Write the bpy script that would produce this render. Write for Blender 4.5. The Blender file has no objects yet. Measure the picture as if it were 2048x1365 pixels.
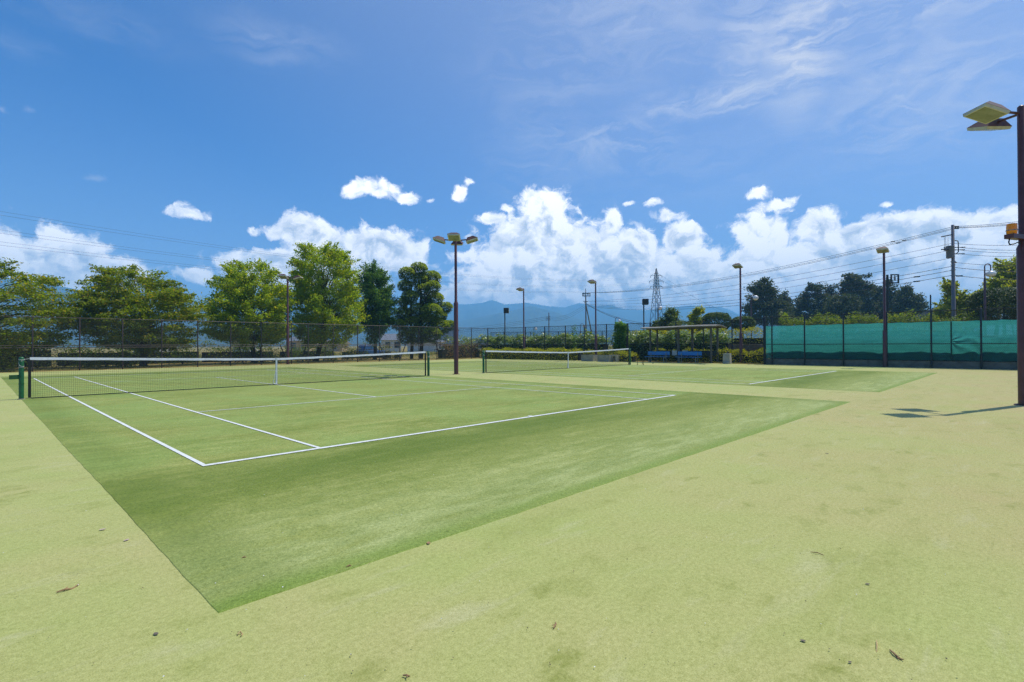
import bpy, math, random
import numpy as np
from math import sin, cos, pi, radians, sqrt, atan2, hypot
from mathutils import Vector, Matrix

random.seed(7)
RNG = np.random.default_rng(11)
S = bpy.context.scene
COL = S.collection

# ------------------------------------------------------------------ camera (solved from the court lines)
CX, CY, CZ, YAW, PIT, ROL, FOC = -7.2634, -18.4122, 1.3335, .7956, .0072, -.0049, 1055.9
CAM = np.array([CX, CY, CZ])
_fw = np.array([sin(YAW), cos(YAW), 0]); _rt = np.array([cos(YAW), -sin(YAW), 0]); _up = np.array([0, 0, 1.])
FW = _fw * cos(PIT) + _up * sin(PIT); _u2 = _up * cos(PIT) - _fw * sin(PIT)
RT = _rt * cos(ROL) + _u2 * sin(ROL); UP = _u2 * cos(ROL) - _rt * sin(ROL)
GR = np.array([_rt[0], _rt[1], 0.]); GF = np.array([_fw[0], _fw[1], 0.])

def ray(px, py): return FW + RT * (px - 1024) / FOC - UP * (py - 682.5) / FOC
def atd(px, py, depth): return CAM + ray(px, py) * depth                 # point seen at a pixel, at a given depth
def gp(px, py, z=0.):
    d = ray(px, py); return CAM + d * ((z - CZ) / d[2])
def onx(px, x0, py=720):
    d = ray(px, py); return CAM + d * ((x0 - CX) / d[0])
def ony(px, y0, py=720):
    d = ray(px, py); return CAM + d * ((y0 - CY) / d[1])
def zof(py, px, P):
    d = ray(px, py); t = ((np.array(P) - CAM) @ FW) / (d @ FW); return float((CAM + d * t)[2])
def depth_of(P): return float((np.array([P[0], P[1], 0.]) - CAM) @ FW)
def azel(px, py):
    d = ray(px, py); return atan2(d[0], d[1]), atan2(d[2], hypot(d[0], d[1]))

cam = bpy.data.cameras.new("camera"); co = bpy.data.objects.new("camera", cam); COL.objects.link(co)
co.matrix_world = Matrix([[RT[0], UP[0], -FW[0], CX], [RT[1], UP[1], -FW[1], CY], [RT[2], UP[2], -FW[2], CZ], [0, 0, 0, 1]])
cam.sensor_width = 36; cam.sensor_fit = 'HORIZONTAL'; cam.lens = 36 * FOC / 2048
cam.clip_start = .05; cam.clip_end = 40000
S.camera = co

# ------------------------------------------------------------------ helpers
def lin(r, g, b):
    f = lambda c: (c / 255 / 12.92) if c / 255 <= .04045 else ((c / 255 + .055) / 1.055) ** 2.4
    return (f(r), f(g), f(b), 1)

class NT:
    """small node-tree helper"""
    def __init__(s, tree): s.t = tree; s.n = tree.nodes; s.l = tree.links
    def node(s, typ, **kw):
        n = s.n.new(typ)
        for k, v in kw.items(): setattr(n, k, v)
        return n
    def put(s, sock, v):
        if hasattr(v, 'links') or isinstance(v, bpy.types.NodeSocket): s.l.new(v, sock)
        else: sock.default_value = v
    def math(s, op, a, b=0., c=0., clamp=False):
        n = s.node('ShaderNodeMath', operation=op, use_clamp=clamp)
        s.put(n.inputs[0], a); s.put(n.inputs[1], b); s.put(n.inputs[2], c); return n.outputs[0]
    def vmath(s, op, a, b=(0, 0, 0)):
        n = s.node('ShaderNodeVectorMath', operation=op); s.put(n.inputs[0], a); s.put(n.inputs[1], b)
        return n.outputs['Value'] if op in ('LENGTH', 'DOT_PRODUCT', 'DISTANCE') else n.outputs[0]
    def comb(s, x, y, z=0.):
        n = s.node('ShaderNodeCombineXYZ'); s.put(n.inputs[0], x); s.put(n.inputs[1], y); s.put(n.inputs[2], z); return n.outputs[0]
    def sep(s, v):
        n = s.node('ShaderNodeSeparateXYZ'); s.put(n.inputs[0], v); return n.outputs
    def noise(s, vec, scale, detail=4., rough=.5, dist=0., dim='3D'):
        n = s.node('ShaderNodeTexNoise', noise_dimensions=dim); s.put(n.inputs['Vector'], vec)
        n.inputs['Scale'].default_value = scale; n.inputs['Detail'].default_value = detail
        n.inputs['Roughness'].default_value = rough; n.inputs['Distortion'].default_value = dist; return n.outputs[0]
    def mix(s, f, a, b, blend='MIX'):
        n = s.node('ShaderNodeMix', data_type='RGBA', blend_type=blend)
        s.put(n.inputs[0], f); s.put(n.inputs[6], a); s.put(n.inputs[7], b); return n.outputs[2]
    def rng(s, v, a, b, c=0., d=1., smooth=False):
        n = s.node('ShaderNodeMapRange'); n.clamp = True
        if smooth: n.interpolation_type = 'SMOOTHSTEP'
        s.put(n.inputs[0], v); s.put(n.inputs[1], a); s.put(n.inputs[2], b); s.put(n.inputs[3], c); s.put(n.inputs[4], d); return n.outputs[0]
    def objco(s): return s.node('ShaderNodeTexCoord').outputs['Object']

MATS = {}
def new_mat(name):
    m = bpy.data.materials.new(name); m.use_nodes = True; m.node_tree.nodes.clear()
    k = NT(m.node_tree); out = k.node('ShaderNodeOutputMaterial'); return m, k, out
def bsdf(k, col, rough=.6, metal=0., spec=.5, normal=None):
    b = k.node('ShaderNodeBsdfPrincipled'); k.put(b.inputs['Base Color'], col); k.put(b.inputs['Roughness'], rough)
    b.inputs['Metallic'].default_value = metal; b.inputs['Specular IOR Level'].default_value = spec
    if normal is not None: k.l.new(normal, b.inputs['Normal'])
    return b
def plain(name, col, rough=.6, metal=0., spec=.5, var=.25, vscale=3., col2=None, bump=0., bscale=40.):
    if name in MATS: return MATS[name]
    m, k, out = new_mat(name); o = k.objco()
    f = k.rng(k.noise(o, vscale, 6, .6), .35, .65)
    c2 = col2 or tuple(c * (1 - var) for c in col[:3]) + (1,)
    nrm = None
    if bump:
        bp = k.node('ShaderNodeBump'); bp.inputs['Strength'].default_value = bump; bp.inputs['Distance'].default_value = .01
        k.l.new(k.noise(o, bscale, 5, .6), bp.inputs['Height']); nrm = bp.outputs[0]
    b = bsdf(k, k.mix(f, col, c2), rough, metal, spec, nrm)
    k.l.new(b.outputs[0], out.inputs[0]); MATS[name] = m; return m

def tag(o, label, cat=None, group=None, kind=None):
    o['label'] = label
    if cat: o['category'] = cat
    if group: o['group'] = group
    if kind: o['kind'] = kind
    return o
def empty(name, loc=(0, 0, 0), rz=0.):
    o = bpy.data.objects.new(name, None); o.empty_display_size = .2; o.location = loc; o.rotation_euler[2] = rz; COL.objects.link(o); return o
def copy_tree(o, parent=None):
    c = o.copy(); COL.objects.link(c)
    if parent is not None: c.parent = parent
    for ch in list(o.children): copy_tree(ch, c)
    return c

class MB:
    def __init__(s): s.v = []; s.f = []; s.smooth = False
    def quad(s, a, b, c, d): i = len(s.v); s.v += [tuple(a), tuple(b), tuple(c), tuple(d)]; s.f.append((i, i + 1, i + 2, i + 3)); return s
    def poly(s, pts): i = len(s.v); s.v += [tuple(p) for p in pts]; s.f.append(tuple(range(i, i + len(pts)))); return s
    def hull8(s, p):                                             # p: 4 bottom corners ccw then 4 top corners ccw
        i = len(s.v); s.v += [tuple(q) for q in p]
        s.f += [(i + 3, i + 2, i + 1, i), (i + 4, i + 5, i + 6, i + 7)] + [(i + j, i + (j + 1) % 4, i + 4 + (j + 1) % 4, i + 4 + j) for j in range(4)]; return s
    def box(s, x0, x1, y0, y1, z0, z1): return s.hull8([(x0, y0, z0), (x1, y0, z0), (x1, y1, z0), (x0, y1, z0), (x0, y0, z1), (x1, y0, z1), (x1, y1, z1), (x0, y1, z1)])
    def tube(s, pts, r, n=8, cap=True):
        pts = [np.array(p, float) for p in pts]; rs = r if isinstance(r, (list, tuple)) else [r] * len(pts)
        rings = []; prev = None
        for i, p in enumerate(pts):
            d = pts[min(i + 1, len(pts) - 1)] - pts[max(i - 1, 0)]; d = d / (np.linalg.norm(d) + 1e-9)
            a = prev if prev is not None else (np.array([1., 0, 0]) if abs(d[0]) < .9 else np.array([0, 1., 0]))
            a = a - d * (a @ d); a /= np.linalg.norm(a) + 1e-9; prev = a; b = np.cross(d, a)
            st = len(s.v)
            for k in range(n):
                t = 2 * pi * k / n; s.v.append(tuple(p + (a * cos(t) + b * sin(t)) * rs[i]))
            rings.append(st)
        for i in range(len(rings) - 1):
            for k in range(n): s.f.append((rings[i] + k, rings[i] + (k + 1) % n, rings[i + 1] + (k + 1) % n, rings[i + 1] + k))
        if cap:
            s.f.append(tuple(rings[0] + k for k in reversed(range(n)))); s.f.append(tuple(rings[-1] + k for k in range(n)))
        return s
    def lathe(s, prof, n=16, c=(0, 0, 0)):
        st = len(s.v)
        for r, z in prof:
            for k in range(n): t = 2 * pi * k / n; s.v.append((c[0] + r * cos(t), c[1] + r * sin(t), c[2] + z))
        for i in range(len(prof) - 1):
            for k in range(n): s.f.append((st + i * n + k, st + i * n + (k + 1) % n, st + (i + 1) * n + (k + 1) % n, st + (i + 1) * n + k))
        return s
    def build(s, name, mat, parent=None, smooth=None, bevel=0.):
        me = bpy.data.meshes.new(name); me.from_pydata(s.v, [], s.f); me.update()
        if s.smooth if smooth is None else smooth: me.polygons.foreach_set('use_smooth', [True] * len(me.polygons))
        o = bpy.data.objects.new(name, me); COL.objects.link(o)
        if mat: me.materials.append(mat)
        if parent is not None: o.parent = parent
        if bevel:
            b = o.modifiers.new('bevel', 'BEVEL'); b.width = bevel; b.segments = 2; b.limit_method = 'ANGLE'
        return o

def np_mesh(name, verts, nper, mat, parent=None, mats=None, midx=None):
    n = len(verts) // nper
    me = bpy.data.meshes.new(name)
    me.vertices.add(len(verts)); me.vertices.foreach_set('co', np.asarray(verts, np.float32).ravel())
    me.loops.add(n * nper); me.loops.foreach_set('vertex_index', np.arange(n * nper, dtype=np.int32))
    me.polygons.add(n); me.polygons.foreach_set('loop_start', np.arange(0, n * nper, nper, dtype=np.int32))
    me.update(calc_edges=True)
    o = bpy.data.objects.new(name, me); COL.objects.link(o)
    me.materials.append(mat)
    if parent is not None: o.parent = parent
    return o

def leaves(name, P, size, mat, parent=None, up=.6, slim=.55, dirs=None, jit=.35):
    """one small pointed leaf face per point of P"""
    n = len(P); P = np.asarray(P, float)
    nr = RNG.normal(size=(n, 3)); nr[:, 2] = np.abs(nr[:, 2]) + up * 1.5
    nr /= np.linalg.norm(nr, axis=1)[:, None]
    t = RNG.normal(size=(n, 3)) if dirs is None else dirs + RNG.normal(size=(n, 3)) * jit
    t -= nr * np.sum(t * nr, 1)[:, None]; t /= np.linalg.norm(t, axis=1)[:, None] + 1e-9
    b = np.cross(nr, t)
    L = (size * RNG.uniform(.6, 1.35, n))[:, None]; W = L * slim * .5
    V = np.empty((n, 4, 3)); V[:, 0] = P - t * L * .5; V[:, 1] = P + b * W - t * L * .05; V[:, 2] = P + t * L * .5; V[:, 3] = P - b * W - t * L * .05
    return np_mesh(name, V.reshape(-1, 3), 4, mat, parent)

def leaf_mat(name, a, b, c=None, trans=.45, rough=.55, tcol=None):
    """a, b: the two ends of the leaf colour; c: a rarer odd leaf"""
    if name in MATS: return MATS[name]
    m, k, out = new_mat(name)
    g = k.node('ShaderNodeNewGeometry'); r = g.outputs['Random Per Island']
    big = k.rng(k.noise(k.objco(), .55, 3, .6), .35, .65)
    f = k.math('ADD', k.math('MULTIPLY', r, .6), k.math('MULTIPLY', big, .4))
    col = k.mix(f, a, b)
    if c is not None: col = k.mix(k.math('GREATER_THAN', k.math('FRACT', k.math('MULTIPLY', r, 17.31)), .86), col, c)
    bs = bsdf(k, col, rough, 0, .35)
    tr = k.node('ShaderNodeBsdfTranslucent')
    k.l.new(k.mix(1., col, tcol or (1.5, 1.45, .55, 1), 'MULTIPLY'), tr.inputs[0])
    mx = k.node('ShaderNodeMixShader'); mx.inputs[0].default_value = trans
    k.l.new(bs.outputs[0], mx.inputs[1]); k.l.new(tr.outputs[0], mx.inputs[2]); k.l.new(mx.outputs[0], out.inputs[0])
    MATS[name] = m; return m

# ------------------------------------------------------------------ light and sky
SUN_EL = radians(62.5); SUN_DIR = np.array([.949, -.315])       # towards the sun, on the ground
sl = bpy.data.lights.new("sun", 'SUN'); sl.energy = 4.4; sl.angle = radians(.53); sl.color = (1, .955, .88)
so = bpy.data.objects.new("sun", sl); COL.objects.link(so)
sv = Vector((SUN_DIR[0] * cos(SUN_EL), SUN_DIR[1] * cos(SUN_EL), sin(SUN_EL)))
so.rotation_euler = sv.to_track_quat('Z', 'Y').to_euler(); so.location = (20, -10, 60)

W = bpy.data.worlds.new("World"); S.world = W; W.use_nodes = True; W.node_tree.nodes.clear()
k = NT(W.node_tree); wout = k.node('ShaderNodeOutputWorld')
sky = k.node('ShaderNodeTexSky', sky_type='NISHITA'); sky.sun_disc = False; sky.sun_elevation = SUN_EL
sky.sun_rotation = atan2(SUN_DIR[0], SUN_DIR[1]); sky.altitude = 300; sky.air_density = 1.0; sky.dust_density = .6; sky.ozone_density = 2.2
dirv = k.node('ShaderNodeTexCoord').outputs['Generated']
dx, dy, dz = k.sep(dirv)
AZ = k.math('ARCTAN2', dx, dy)
EL = k.math('ARCTAN2', dz, k.math('SQRT', k.math('ADD', k.math('MULTIPLY', dx, dx), k.math('MULTIPLY', dy, dy))))
UV = k.comb(AZ, EL, 0.)
# warp so that the cloud masses get uneven borders
wn = k.node('ShaderNodeTexNoise', noise_dimensions='2D'); k.l.new(UV, wn.inputs['Vector']); wn.inputs['Scale'].default_value = 13; wn.inputs['Detail'].default_value = 6; wn.inputs['Roughness'].default_value = .6
UVW = k.vmath('ADD', UV, k.vmath('MULTIPLY', k.vmath('SUBTRACT', wn.outputs['Color'], (.5, .5, .5)), (.034, .030, 0)))
CL = [  # cumulus masses: azimuth/elevation boxes written as (px, py, rx, ry) of the photo's sky
 (30,520,130,72),(112,492,86,46),(160,525,80,66),(245,552,78,40),(50,570,170,56),(382,428,56,16),(396,551,42,22),
 (600,458,60,34),(560,466,34,20),(650,490,60,40),(760,505,115,52),(700,530,120,55),(835,492,40,26),(510,463,20,12),(540,522,110,24),(620,558,190,36),
 (745,378,60,26),(716,390,40,20),(820,397,38,15),(860,402,12,9),(920,386,24,22),(940,366,18,12),
 (1062,392,38,34),(1112,398,42,36),(1088,412,64,42),(1085,455,78,50),(1060,500,118,62),(1150,505,130,65),(1100,560,220,80),(1010,545,80,60),(985,440,36,16),(1012,418,14,12),(940,517,36,22),
 (1226,442,28,50),(1274,488,58,50),(1250,545,150,80),(1350,560,140,80),(1335,432,50,16),(1368,478,56,42),(1405,520,52,46),(1310,412,22,10),(1257,410,17,13),(1430,592,120,48),(1200,592,330,62),(1000,588,150,48),(1400,598,220,62),(1660,600,260,70),(1900,612,260,84),
 (1535,474,84,58),(1645,462,66,40),(1540,545,140,70),(1630,530,90,66),(1524,383,36,18),(1548,412,56,15),(1760,466,150,44),(1770,525,180,62),(1900,468,170,50),(2010,450,140,45),(1900,540,220,80),(2000,570,200,80),(1770,411,30,8),(1720,590,220,60)]
D = None
for (px, py, rx, ry) in CL:
    a0, e0 = azel(px, py); a1 = azel(px + rx, py)[0]; a2 = azel(px - rx, py)[0]; e1 = azel(px, py - ry)[1]; e2 = azel(px, py + ry)[1]
    ru = (a1 - a2) / 2; rv = (e1 - e2) / 2
    q = k.vmath('LENGTH', k.vmath('MULTIPLY', k.vmath('SUBTRACT', UVW, (a0, e0, 0)), (1 / ru, 1 / rv, 0)))
    b = k.math('SUBTRACT', 1., q)
    b = k.math('ADD', k.math('MULTIPLY', b, min(1., .5 + .5 * min(rx, ry) / 40)), .10 if rx > 58 else (-.06 if rx > 30 else -.10))
    D = b if D is None else k.math('SMOOTH_MAX', D, b, .12)
def puff(off):                                                    # rounded billows: two sizes of cells and a little fine fluff
    p = k.vmath('ADD', UV, off) if off else UV
    q = k.vmath('ADD', k.vmath('MULTIPLY', p, (1, 1.2, 1)), k.vmath('MULTIPLY', k.vmath('SUBTRACT', wn.outputs['Color'], (.5, .5, .5)), (.05, .05, 0)))
    n1 = k.noise(q, 34., 8, .64, .25, '2D'); tot = k.math('MULTIPLY', k.math('SUBTRACT', n1, .5), 1.05)
    for sc, wt, md in ((17., .52, .47), (43., .26, .45)):
        v = k.node('ShaderNodeTexVoronoi', feature='SMOOTH_F1', voronoi_dimensions='2D'); k.l.new(q, v.inputs['Vector'])
        v.inputs['Scale'].default_value = sc; v.inputs['Smoothness'].default_value = .45; tot = k.math('ADD', tot, k.math('MULTIPLY', k.math('SUBTRACT', md, v.outputs['Distance']), wt))
    return tot
N0 = puff(None); N1 = puff((.014, .017, 0)); N2 = k.noise(UVW, 7.5, 5, .55, 0, '2D')
dens = k.math('ADD', k.math('SUBTRACT', D, .05), k.math('MULTIPLY', N0, .95))
alpha = k.rng(dens, .0, .40, 0, 1, True)
relief = k.math('MULTIPLY', k.math('SUBTRACT', N0, N1), 2.0)
body = k.rng(D, .15, .8, 0, .30)
grey = k.math('ADD', k.math('SUBTRACT', k.math('ADD', body, k.rng(N2, .43, .62, 0, .55)), .14), k.math('MULTIPLY', relief, -1.), clamp=True)
grey = k.math('MULTIPLY', grey, k.rng(dens, .1, .6, 0, 1))
ccol = k.mix(grey, (.98, .95, .92, 1), (.40, .45, .53, 1))
# high thin cirrus, streaked
def streak(scale, ang, sx, sy, det):
    mp = k.node('ShaderNodeMapping'); k.l.new(UVW, mp.inputs[0]); mp.inputs['Rotation'].default_value = (0, 0, ang); mp.inputs['Scale'].default_value = (sx, sy, 1)
    return k.noise(mp.outputs[0], scale, det, .6, .8, '2D')
CI = None
for (px, py, rx, ry, st) in [(1590,100,110,190,.85),(1500,90,90,150,.5),(1470,192,280,45,.75),(1640,30,60,110,.7),(1650,60,120,150,.5),(1390,200,160,40,.5),(1850,190,320,170,.45),(1240,290,150,75,.5),(1100,300,150,160,.24),(1120,150,220,110,.2),(1250,60,330,160,.26),
                             (560,90,170,60,.18),(180,40,260,60,.09),(30,90,120,40,.12),(1800,30,360,90,.42),(55,217,14,9,.5),(8,220,12,8,.5),(190,355,26,10,.25),(1420,330,500,130,.10)]:
    a0, e0 = azel(px, py); a1 = azel(px + rx, py)[0]; a2 = azel(px - rx, py)[0]; e1 = azel(px, py - ry)[1]; e2 = azel(px, py + ry)[1]
    q = k.vmath('LENGTH', k.vmath('MULTIPLY', k.vmath('SUBTRACT', UVW, (a0, e0, 0)), (2 / (a1 - a2), 2 / (e1 - e2), 0)))
    b = k.math('MULTIPLY', k.rng(q, 1.25, .0, 0, 1, True), st)
    CI = b if CI is None else k.math('MAXIMUM', CI, b)
st1 = streak(5., .9, 1., 3.2, 7); st2 = streak(9., -.25, 1., 4., 6)
stk = k.math('MAXIMUM', k.rng(st1, .42, .68), k.rng(st2, .46, .72))
cirrus = k.math('MULTIPLY', k.math('MULTIPLY', CI, k.math('ADD', k.math('MULTIPLY', stk, 1.0), .10)), 1.0)
sdot = k.vmath('DOT_PRODUCT', k.vmath('NORMALIZE', dirv), tuple(sv))
skyc = k.mix(1., sky.outputs[0], (.08, .575, 1.15, 1), 'MULTIPLY')
_d0 = Vector(ray(60, 60)).normalized().dot(sv); _d1 = Vector(ray(1950, 60)).normalized().dot(sv)
veil = k.math('MULTIPLY', k.math('POWER', k.rng(sdot, _d0 + .02, _d1, 0, 1), 1.15), .30)       # aureole of the high sun
bg1 = k.node('ShaderNodeBackground'); k.l.new(skyc, bg1.inputs[0]); bg1.inputs[1].default_value = .12
bg2 = k.node('ShaderNodeBackground'); bg2.inputs[0].default_value = (.88, .91, 1, 1); bg2.inputs[1].default_value = .95
bg3 = k.node('ShaderNodeBackground'); k.l.new(ccol, bg3.inputs[0]); bg3.inputs[1].default_value = 1.78
low = k.math('ADD', k.math('MULTIPLY', k.math('POWER', 2.718, k.math('MULTIPLY', k.math('ABSOLUTE', EL), -6.)), .40), k.math('MULTIPLY', k.math('POWER', 2.718, k.math('MULTIPLY', k.math('ABSOLUTE', EL), -15.)), .55), clamp=True)              # pale sky towards the horizon
cirrus = k.math('SUBTRACT', 1., k.math('MULTIPLY', k.math('MULTIPLY', k.math('SUBTRACT', 1., cirrus), k.math('SUBTRACT', 1., veil)), k.math('SUBTRACT', 1., low)))
m1 = k.node('ShaderNodeMixShader'); k.l.new(cirrus, m1.inputs[0]); k.l.new(bg1.outputs[0], m1.inputs[1]); k.l.new(bg2.outputs[0], m1.inputs[2])
m2 = k.node('ShaderNodeMixShader'); k.l.new(alpha, m2.inputs[0]); k.l.new(m1.outputs[0], m2.inputs[1]); k.l.new(bg3.outputs[0], m2.inputs[2])
k.l.new(m2.outputs[0], wout.inputs[0])
W.cycles.sampling_method = 'MANUAL'; W.cycles.sample_map_resolution = 512

S.view_settings.view_transform = 'Standard'; S.view_settings.look = 'None'; S.view_settings.exposure = 0; S.view_settings.gamma = 1
S.cycles.max_bounces = 8; S.cycles.transparent_max_bounces = 24; S.cycles.volume_bounces = 2; S.cycles.use_denoising = True
S.cycles.diffuse_bounces = 4; S.cycles.transmission_bounces = 6
S.cycles.denoising_prefilter = 'FAST'; S.cycles.denoising_input_passes = 'RGB_ALBEDO_NORMAL'; S.render.filter_size = .85

# ------------------------------------------------------------------ ground, courts, lines
def sheet(name, xs, ys, z, mat, label, fn=None):
    mb = MB(); nx, ny = len(xs), len(ys)
    for y in ys:
        for x in xs: mb.v.append((x, y, z if fn is None else fn(x, y)))
    for j in range(ny - 1):
        for i in range(nx - 1): a = j * nx + i; mb.f.append((a, a + 1, a + nx + 1, a + nx))
    return tag(mb.build(name, mat), label, kind='structure')

def ground_mat():
    m, k, out = new_mat('earth_and_grass'); o = k.objco()
    n1 = k.noise(o, .12, 6, .6); n2 = k.noise(o, 1.3, 6, .65); n3 = k.noise(o, 14., 4, .6)
    c = k.mix(k.rng(n1, .4, .6), lin(150, 128, 74), lin(104, 118, 52))
    c = k.mix(k.rng(n2, .42, .62), c, lin(168, 142, 92))
    c = k.mix(k.math('MULTIPLY', k.rng(n3, .5, .75), .6), c, lin(86, 84, 44))
    bp = k.node('ShaderNodeBump'); bp.inputs['Strength'].default_value = .6; bp.inputs['Distance'].default_value = .05; k.l.new(n3, bp.inputs['Height'])
    k.l.new(bsdf(k, c, .95, 0, .1, bp.outputs[0]).outputs[0], out.inputs[0]); return m
gx = [-7000, -2500, -900, -300, -120, -60, -30, -15, 0, 15, 30, 45, 60, 90, 150, 300, 600, 1200, 2500, 4500, 7000]
sheet('ground', gx, gx, -.03, ground_mat(), 'dry grassy earth ground reaching from the courts to the mountains')

def turf(name, court):
    m, k, out = new_mat(name); o = k.objco(); X, Y, Z = k.sep(o)
    rot = k.node('ShaderNodeMapping'); k.l.new(o, rot.inputs[0]); rot.inputs['Rotation'].default_value = (0, 0, .15); rot.inputs['Scale'].default_value = (.33, 1.25, 1)
    str_ = rot.outputs[0]
    n_big = k.noise(o, .16, 4, .55); n_mid = k.noise(str_, .95, 6, .62, .6); n_sm = k.noise(str_, 3.6, 6, .65, .4)
    n_f = k.noise(o, 38., 5, .8); n_ff = k.noise(o, 150., 3, .8); n_p = k.noise(o, .55, 5, .6, .5)
    if court:
        cA, cB, cS, cD = (.185, .232, .030, 1), (.290, .320, .070, 1), (.45, .445, .135, 1), (.088, .148, .004, 1)
        c = k.mix(k.rng(n_mid, .34, .66), cA, cB)
        c = k.mix(k.math('MULTIPLY', k.rng(n_sm, .50, .72), .55), c, cS); n_w = k.noise(o, 7., 6, .7); c = k.mix(k.math('MULTIPLY', k.rng(n_w, .52, .70), .32), c, cS); c = k.mix(k.math('MULTIPLY', k.rng(n_w, .48, .32), .40), c, cD)
        c = k.mix(k.math('MULTIPLY', k.rng(n_big, .46, .62), .4), c, cB)
        ay = k.math('ABSOLUTE', Y)
        band = k.rng(k.math('ABSOLUTE', k.math('SUBTRACT', ay, k.math('ADD', 12.75, k.math('MULTIPLY', k.math('SUBTRACT', n_mid, .5), 2.0)))), .15, 1.5, 1, 0, True)
        band = k.math('MULTIPLY', band, k.rng(k.noise(str_, .5, 4, .6), .3, .55, .25, .95))
        c = k.mix(k.math('MULTIPLY', band, .70), c, cD)
        ins = k.math('MULTIPLY', k.rng(ay, 11.7, 11.95, 1, 0), k.rng(n_p, .40, .66, .0, .45))
        c = k.mix(ins, c, (.25, .375, .085, 1))
        sandy = k.math('MULTIPLY', k.rng(ay, 13.2, 15.3, 0, 1, True), k.rng(n_sm, .33, .66, .12, .52))
        c = k.mix(sandy, c, (.435, .50, .205, 1))
        for ax in (-6.2, 6.45):                                   # darker green along both side borders
            e = k.math('MULTIPLY', k.rng(k.math('ABSOLUTE', k.math('SUBTRACT', X, ax)), .02, .5, .5, 0, True), k.rng(n_sm, .35, .6))
            c = k.mix(e, c, cD)
        e = k.math('MULTIPLY', k.rng(ay, 15.22, 15.47, 0, .75, True), k.rng(n_sm, .3, .55, .3, 1)); c = k.mix(e, c, (.17, .26, .03, 1))
    else:
        cA, cB, cS, cD = (.378, .424, .122, 1), (.440, .430, .154, 1), (.440, .372, .150, 1), (.222, .254, .042, 1)
        tan = k.rng(k.math('ADD', k.math('MULTIPLY', X, .055), k.math('MULTIPLY', k.math('SUBTRACT', n_big, .5), 2.0)), -.62, .40, 0, 1, True)
        tan = k.math('MULTIPLY', tan, k.rng(k.math('ADD', Y, k.math('MULTIPLY', n_big, 3.)), -11., -16., .12, 1))
        c = k.mix(k.rng(n_p, .35, .68), cA, cB)
        c = k.mix(k.math('MULTIPLY', tan, k.rng(n_p, .33, .6, .55, 1.)), c, cS)
        n_d = k.noise(k.vmath('MULTIPLY', o, (.8, 1.2, 1)), 2.4, 5, .62, .3); dk = k.math('ADD', k.math('MULTIPLY', k.rng(n_mid, .54, .74), .45), k.math('MULTIPLY', k.rng(n_d, .57, .70), k.rng(n_p, .40, .58, .25, 1)), clamp=True)
        n_w = k.noise(o, 6., 6, .72); dk = k.math('MULTIPLY', dk, k.rng(n_w, .35, .6, .35, 1)); c = k.mix(k.math('MULTIPLY', dk, .85), c, cD); c = k.mix(k.math('MULTIPLY', k.rng(n_w, .54, .72), .30), c, cD)
        c = k.mix(k.math('MULTIPLY', k.rng(n_sm, .58, .75), .25), c, cD)
        c = k.mix(k.math('MULTIPLY', k.rng(n_sm, .44, .27), .32), c, (.54, .51, .30, 1))
    g = k.math('ADD', k.math('MULTIPLY', k.rng(n_f, .34, .66), .5), k.math('MULTIPLY', k.rng(n_ff, .36, .64), .5))
    c = k.mix(1., c, k.mix(g, (.40, .46, .25, 1) if court else (.60, .62, .46, 1), (1.52, 1.46, 1.72, 1) if court else (1.33, 1.30, 1.48, 1)), 'MULTIPLY')
    bp = k.node('ShaderNodeBump'); bp.inputs['Strength'].default_value = .5; bp.inputs['Distance'].default_value = .006
    k.l.new(k.math('ADD', n_ff, n_f), bp.inputs['Height'])
    bp2 = k.node('ShaderNodeBump'); bp2.inputs['Strength'].default_value = .35; bp2.inputs['Distance'].default_value = .03; k.l.new(n_sm, bp2.inputs['Height']); k.l.new(bp.outputs[0], bp2.inputs['Normal'])
    b = bsdf(k, c, .9, 0, .12, bp2.outputs[0]); b.inputs['Sheen Weight'].default_value = .10; b.inputs['Sheen Roughness'].default_value = .5; b.inputs['Sheen Tint'].default_value = (.95, 1., .78, 1)
    k.l.new(b.outputs[0], out.inputs[0]); return m
TS = turf('sanded_turf', False); TC = turf('court_turf', True)
sheet('court_surround', [-14, -6, 0, 8, 16, 24, 28.0], [-30, -20, -10, 0, 10, 19.9], 0., TS, 'pale sand filled artificial turf surround between and around the two courts')
C2X = 16.0
def turf_pad(x0, x1, cx, label):
    bp = []; A0, A1 = x0 - cx, x1 - cx; wv = lambda t: .004 * sin(1.1 * t) + .0015 * sin(9.7 * t + 1) + random.uniform(-.0022, .0022)
    for (ax, ay, bx, by) in [(A0, -15.5, A1, -15.5), (A1, -15.5, A1, 15), (A1, 15, A0, 15), (A0, 15, A0, -15.5)]:
        L = hypot(bx - ax, by - ay); n = int(L / .12)
        for q in range(n):
            t = q / n; w = wv(t * L) if 0 < q else 0; bp.append((ax + (bx - ax) * t + (by - ay) / L * w, ay + (by - ay) * t - (bx - ax) / L * w))
    mb = MB(); mb.poly([(p[0], p[1], .004) for p in bp])
    for p, q in zip(bp, bp[1:] + bp[:1]): mb.quad((p[0] * 1.0006, p[1] * 1.0006, 0), (q[0] * 1.0006, q[1] * 1.0006, 0), (q[0], q[1], .004), (p[0], p[1], .004))
    o = mb.build('court_turf', TC)
    o.location.x = cx; return tag(o, label, kind='structure')
turf_pad(-6.4, 6.66, 0, 'dark green turf of the near tennis court'); turf_pad(9.95, 22.55, C2X, 'dark green turf of the far right tennis court')
LM = plain('line_paint', (.76, .78, .73, 1), .85, var=.24, vscale=16.)
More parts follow.
